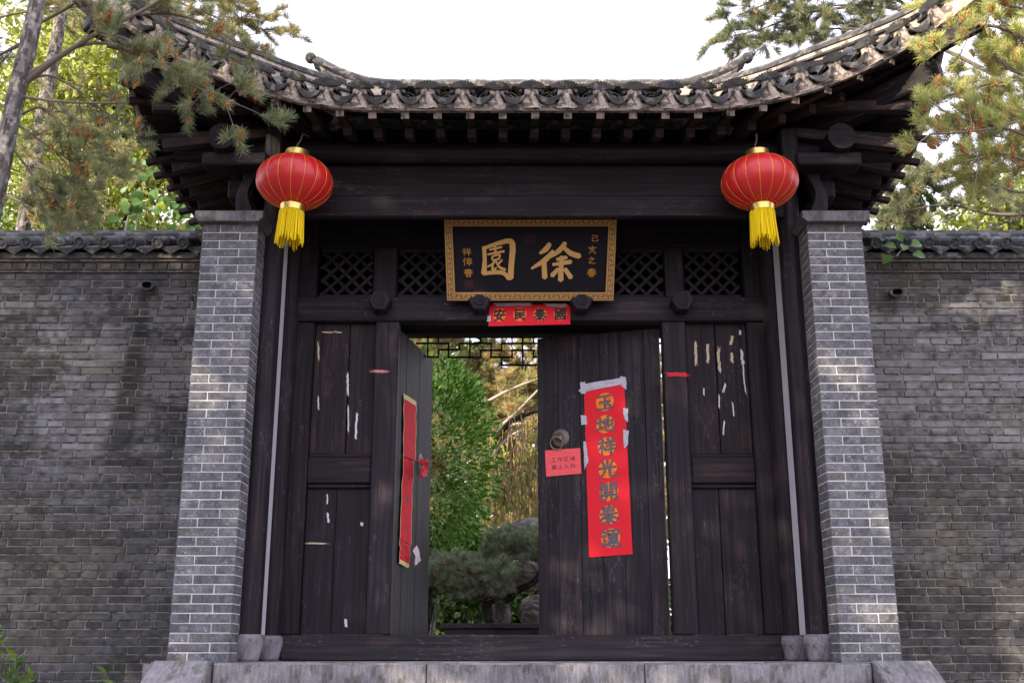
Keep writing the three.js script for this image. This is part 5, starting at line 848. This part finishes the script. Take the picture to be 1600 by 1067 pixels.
// stone planter and trained pine
{
  const t = thing('stone_planter', 'dark stone planter trough behind the threshold', 'planter', [-0.1, -0.12, -3.45]);
  bar('planter_body', -0.83, 0.75, -0.119, 0.30, -3.75, -3.2, mat(lin(0.10, 0.095, 0.10), { map: stoneMap, bumpMap: fineBump, bumpScale: 0.004 }), t, 0, 0.01); bar('planter_rim', -0.87, 0.79, 0.302, 0.352, -3.80, -3.16, mat(lin(0.12, 0.115, 0.12), { map: stoneMap, bumpMap: fineBump, bumpScale: 0.004 }), t, 0, 0.008);
}
{
  const zt = -3.5, P = A(zt, [764, 984], [764, 962], [760, 946], [768, 937], [785, 938], [798, 933], [806, 924], [820, 917], [832, 911], [842, 900], [848, 886], [842, 872], [832, 866]);
  const pad = (x0, x1, y, th, n, z) => { const L = []; for (let k = 0; k < n; k++) { const f = k / (n - 1), px = mix(x0, x1, f); L.push({ p: A(z + 0.15 * Math.sin(k * 3), [mix(px, (x0 + x1) / 2, 0.4), y + 8], [px, y + 4, 0.05], [px + 3 * Math.sin(k * 2), y - th * 0.3, 0.1]), r: 0.008, e: 0.004, n: 12, len: 0.16, from: 0.2, dens: 1.1 }); } return L; };
  pine('trained_pine_tree', 'low trained pine with dark twisted trunk and flat needle pads', P[0].toArray(), P, 0.055, 0.028, [
    { p: A(zt, [806, 925], [800, 912], [798, 905], [808, 904], [822, 907]), r: 0.03, e: 0.012, n: 0 }, { p: A(zt, [768, 938], [745, 925], [715, 918], [690, 912]), r: 0.025, e: 0.012, n: 4, len: 0.15 },
    ...pad(676, 780, 908, 26, 12, zt + 0.05), ...pad(685, 765, 900, 26, 7, zt - 0.2), ...pad(768, 850, 868, 26, 10, zt - 0.1), ...pad(775, 850, 858, 26, 6, zt - 0.3), ...pad(720, 770, 930, 16, 4, zt)
  ], { seed: 81, bark: M.darkBark, needle: [0.18, 0.24, 0.13], needle2: [0.30, 0.34, 0.20], cones: 0.25, cs: 0.8, ts: 0.9, tuft: tuftB });
}
// pale leaning stake
tag((() => { const o = new THREE.Mesh(tube([at(672, 1000, -2.7), at(678, 968, -2.75), at(685, 930, -2.8)], 0.022, 0.018, 8, 8), mat(lin(0.42, 0.41, 0.38), { map: barkMap })); o.name = numbered('wooden_stake'); scene.add(o); return o; })(), 'pale wooden stake leaning behind the door leaf', 'stake');
// garden rocks
function rockAt(label, px, py, z, w, h, seed) {
  const c = at(px, py, z), r = w / 2; let g = new THREE.IcosahedronGeometry(1, 5); const P = g.attributes.position;
  for (let k = 0; k < P.count; k++) { const v = V(P.getX(k), P.getY(k), P.getZ(k)), q = (f, s) => fbm((v.x + 2) / 4 + v.z * 0.13, (v.y + 2) / 4 - v.z * 0.17, f, f, 4, s), n = 0.72 + 0.55 * q(5, seed) + 0.16 * Math.round(4 * q(7, seed + 3)) / 4 - 0.1 * Math.abs(q(16, seed + 5) - 0.5) * 4; P.setXYZ(k, v.x * r * n, v.y * h / 2 * n, v.z * r * 0.8 * n); }
  g.computeVertexNormals(); const U = g.attributes.uv; for (let k = 0; k < P.count; k++) U.setXY(k, P.getX(k) + P.getZ(k), P.getY(k));
  const o = new THREE.Mesh(g, M.rock); o.name = numbered('garden_rock'); o.position.copy(c); scene.add(o); tag(o, label, 'rock');
}
rockAt('pale sunlit garden rock below the hanging vines', 822, 838, -5.6, 0.62, 0.42, 3); rockAt('grey garden rock between the two needle pads', 826, 892, -4.6, 0.4, 0.36, 4); rockAt('mossy grey rock behind the twisted pine trunk', 838, 955, -4.2, 0.42, 0.34, 5); rockAt('pale upright rock at the foot of the twisted pine trunk', 782, 962, -4.0, 0.2, 0.35, 6);
// hanging vines: a curtain of dry stems with some leaves
{
  const r = rng(91), t = thing('hanging_vine', 'curtain of dry brown vine stems hanging behind the garden rock', 'vine', [0.1, -0.12, -6.5]), st = [], ms = [], cs = [];
  for (let k = 0; k < 130; k++) { const x = rr(-0.65, 0.9, r), z = rr(-0.25, 0.25, r), y1 = rr(2.6, 3.4, r), y0 = rr(0.9, 1.7, r), b = rr(-0.25, 0.25, r); st.push(tube([V(x + b, y1, z), V(x + b * 0.5, mix(y0, y1, 0.6), z + 0.05), V(x, mix(y0, y1, 0.3), z), V(x + rr(-0.06, 0.06, r), y0, z)], 0.007, 0.004, 4, 8)); if (r() < 0.5) for (let q = 0; q < 30; q++) { ms.push(place(V(x + rr(-0.1, 0.1, r), mix(y0, y1, r()), z + rr(-0.05, 0.1, r)), V(r() - 0.5, -0.8, r() - 0.5), rr(0.7, 1.2, r), r() * 6)); const f = r(); cs.push(lin(mix(0.24, 0.50, f), mix(0.30, 0.50, f), 0.05)); } }
  part('support', tube([V(-0.9, 0, 0.1), V(-0.8, 1.8, 0.1), V(-0.3, 3.2, 0), V(1.2, 3.5, 0)], 0.05, 0.03, 7, 16), M.darkBark, t, [0, 0, 0], { local: true });
  part('vine_stems', merge(st), mat(lin(0.30, 0.20, 0.12), { roughness: 0.9 }), t, [0, 0, 0], { local: true, stuff: true }).name = 'stem_curtain'; scatter('foliage', lfB, leafMat(1, 1, 1), ms, t, cs);
}
// back of the garden: a browning conifer, then leafy trees
{
  const limbs = []; const r = rng(95); for (let k = 0; k < 56; k++) { const y = rr(1.6, 6.0, r), x = rr(-2.4, 2.4, r), z = -8.6 + rr(-0.8, 0.8, r), x2 = x + rr(-1, 1, r); limbs.push({ p: [V(x, y + 0.2, z), V((x + x2) / 2, y + 0.15, z + 0.1), V(x2, y - rr(0, 0.4, r), z + 0.2)], r: 0.02, n: 11, len: 0.5, droop: 0.4, from: 0.1, dens: 1.0, m: M.paleTwig }); }
  for (const q of [[[748, 636], [790, 612], [850, 588]], [[760, 684], [800, 650], [850, 600]], [[765, 682], [800, 664], [852, 662]], [[770, 708], [800, 680], [832, 665]]]) limbs.push({ p: A(-7.6, ...q), r: 0.03, e: 0.014, n: 3, len: 0.3, m: M.paleTwig });
  pine('browning_conifer', 'browning conifer with pale bare limbs at the back of the garden', [1.6, -0.12, -8.8], [V(1.6, -0.12, -8.8), V(1.5, 3, -8.8), V(1.6, 6.0, -8.8)], 0.16, 0.05, limbs, { seed: 96, needle: [0.48, 0.32, 0.14], needle2: [0.26, 0.30, 0.09], cones: 0.2, cs: 1.6, ts: 1.8, twig: M.paleTwig, bark: M.bark, tuft: tuftB });
}
broadleaf('garden_tree', 'leafy green tree beyond the browning conifer', [-2.4, -0.12, -12.5], [-2.2, 3.6, -12.5], [2.4, 3.0, 1.2], { seed: 97, opaque: true, leaf: lfX, clumps: 90, per: 70, c1: [0.05, 0.10, 0.02], c2: [0.16, 0.22, 0.03], cr: 0.5 });
broadleaf('garden_tree', 'leafy olive tree beyond the dry vine curtain', [2.2, -0.12, -13.5], [1.4, 3.6, -13.5], [2.6, 3.2, 1.2], { seed: 98, opaque: true, leaf: lfX, clumps: 80, per: 60, c1: [0.10, 0.13, 0.03], c2: [0.24, 0.22, 0.05], cr: 0.5 });

// ================================================================ trees in front of the gate, beside and behind the camera, whose shade falls on it
function shadeTree(target, dist, rad, clumps, seed, label) {
  const c = V(...target).addScaledVector(SUN, dist);
  broadleaf('courtyard_tree', label, [c.x + 0.3, GY, c.z + 0.3], c.toArray(), [rad, rad * 0.85, rad], { seed, leaf: lfX, clumps, per: 60, c1: [0.05, 0.09, 0.02], c2: [0.10, 0.16, 0.03], cr: 0.42 * rad / 2, r: 0.2, opaque: true, group: 'trees of the front court' });
}
const LC = 'leafy court tree standing across from the gate';
shadeTree([-4.4, 2.2, -1.2], 15, 2.2, 66, 501, LC); shadeTree([-1.2, 2.4, -0.4], 17, 2.3, 30, 502, LC); shadeTree([1.4, 1.4, -0.5], 16, 2.1, 24, 503, LC); shadeTree([4.2, 1.2, -1.2], 18, 2.2, 42, 504, LC); shadeTree([-4.3, -0.3, -1.2], 12.5, 1.9, 72, 506, LC); shadeTree([-1.6, -0.1, -0.2], 13.5, 1.8, 27, 507, LC); shadeTree([1.6, -0.2, -0.3], 14.5, 1.7, 28, 508, LC);

scene.traverse(o => { if (o.isMesh) { o.castShadow = true; o.receiveShadow = true; } });
renderer.render(scene, camera);
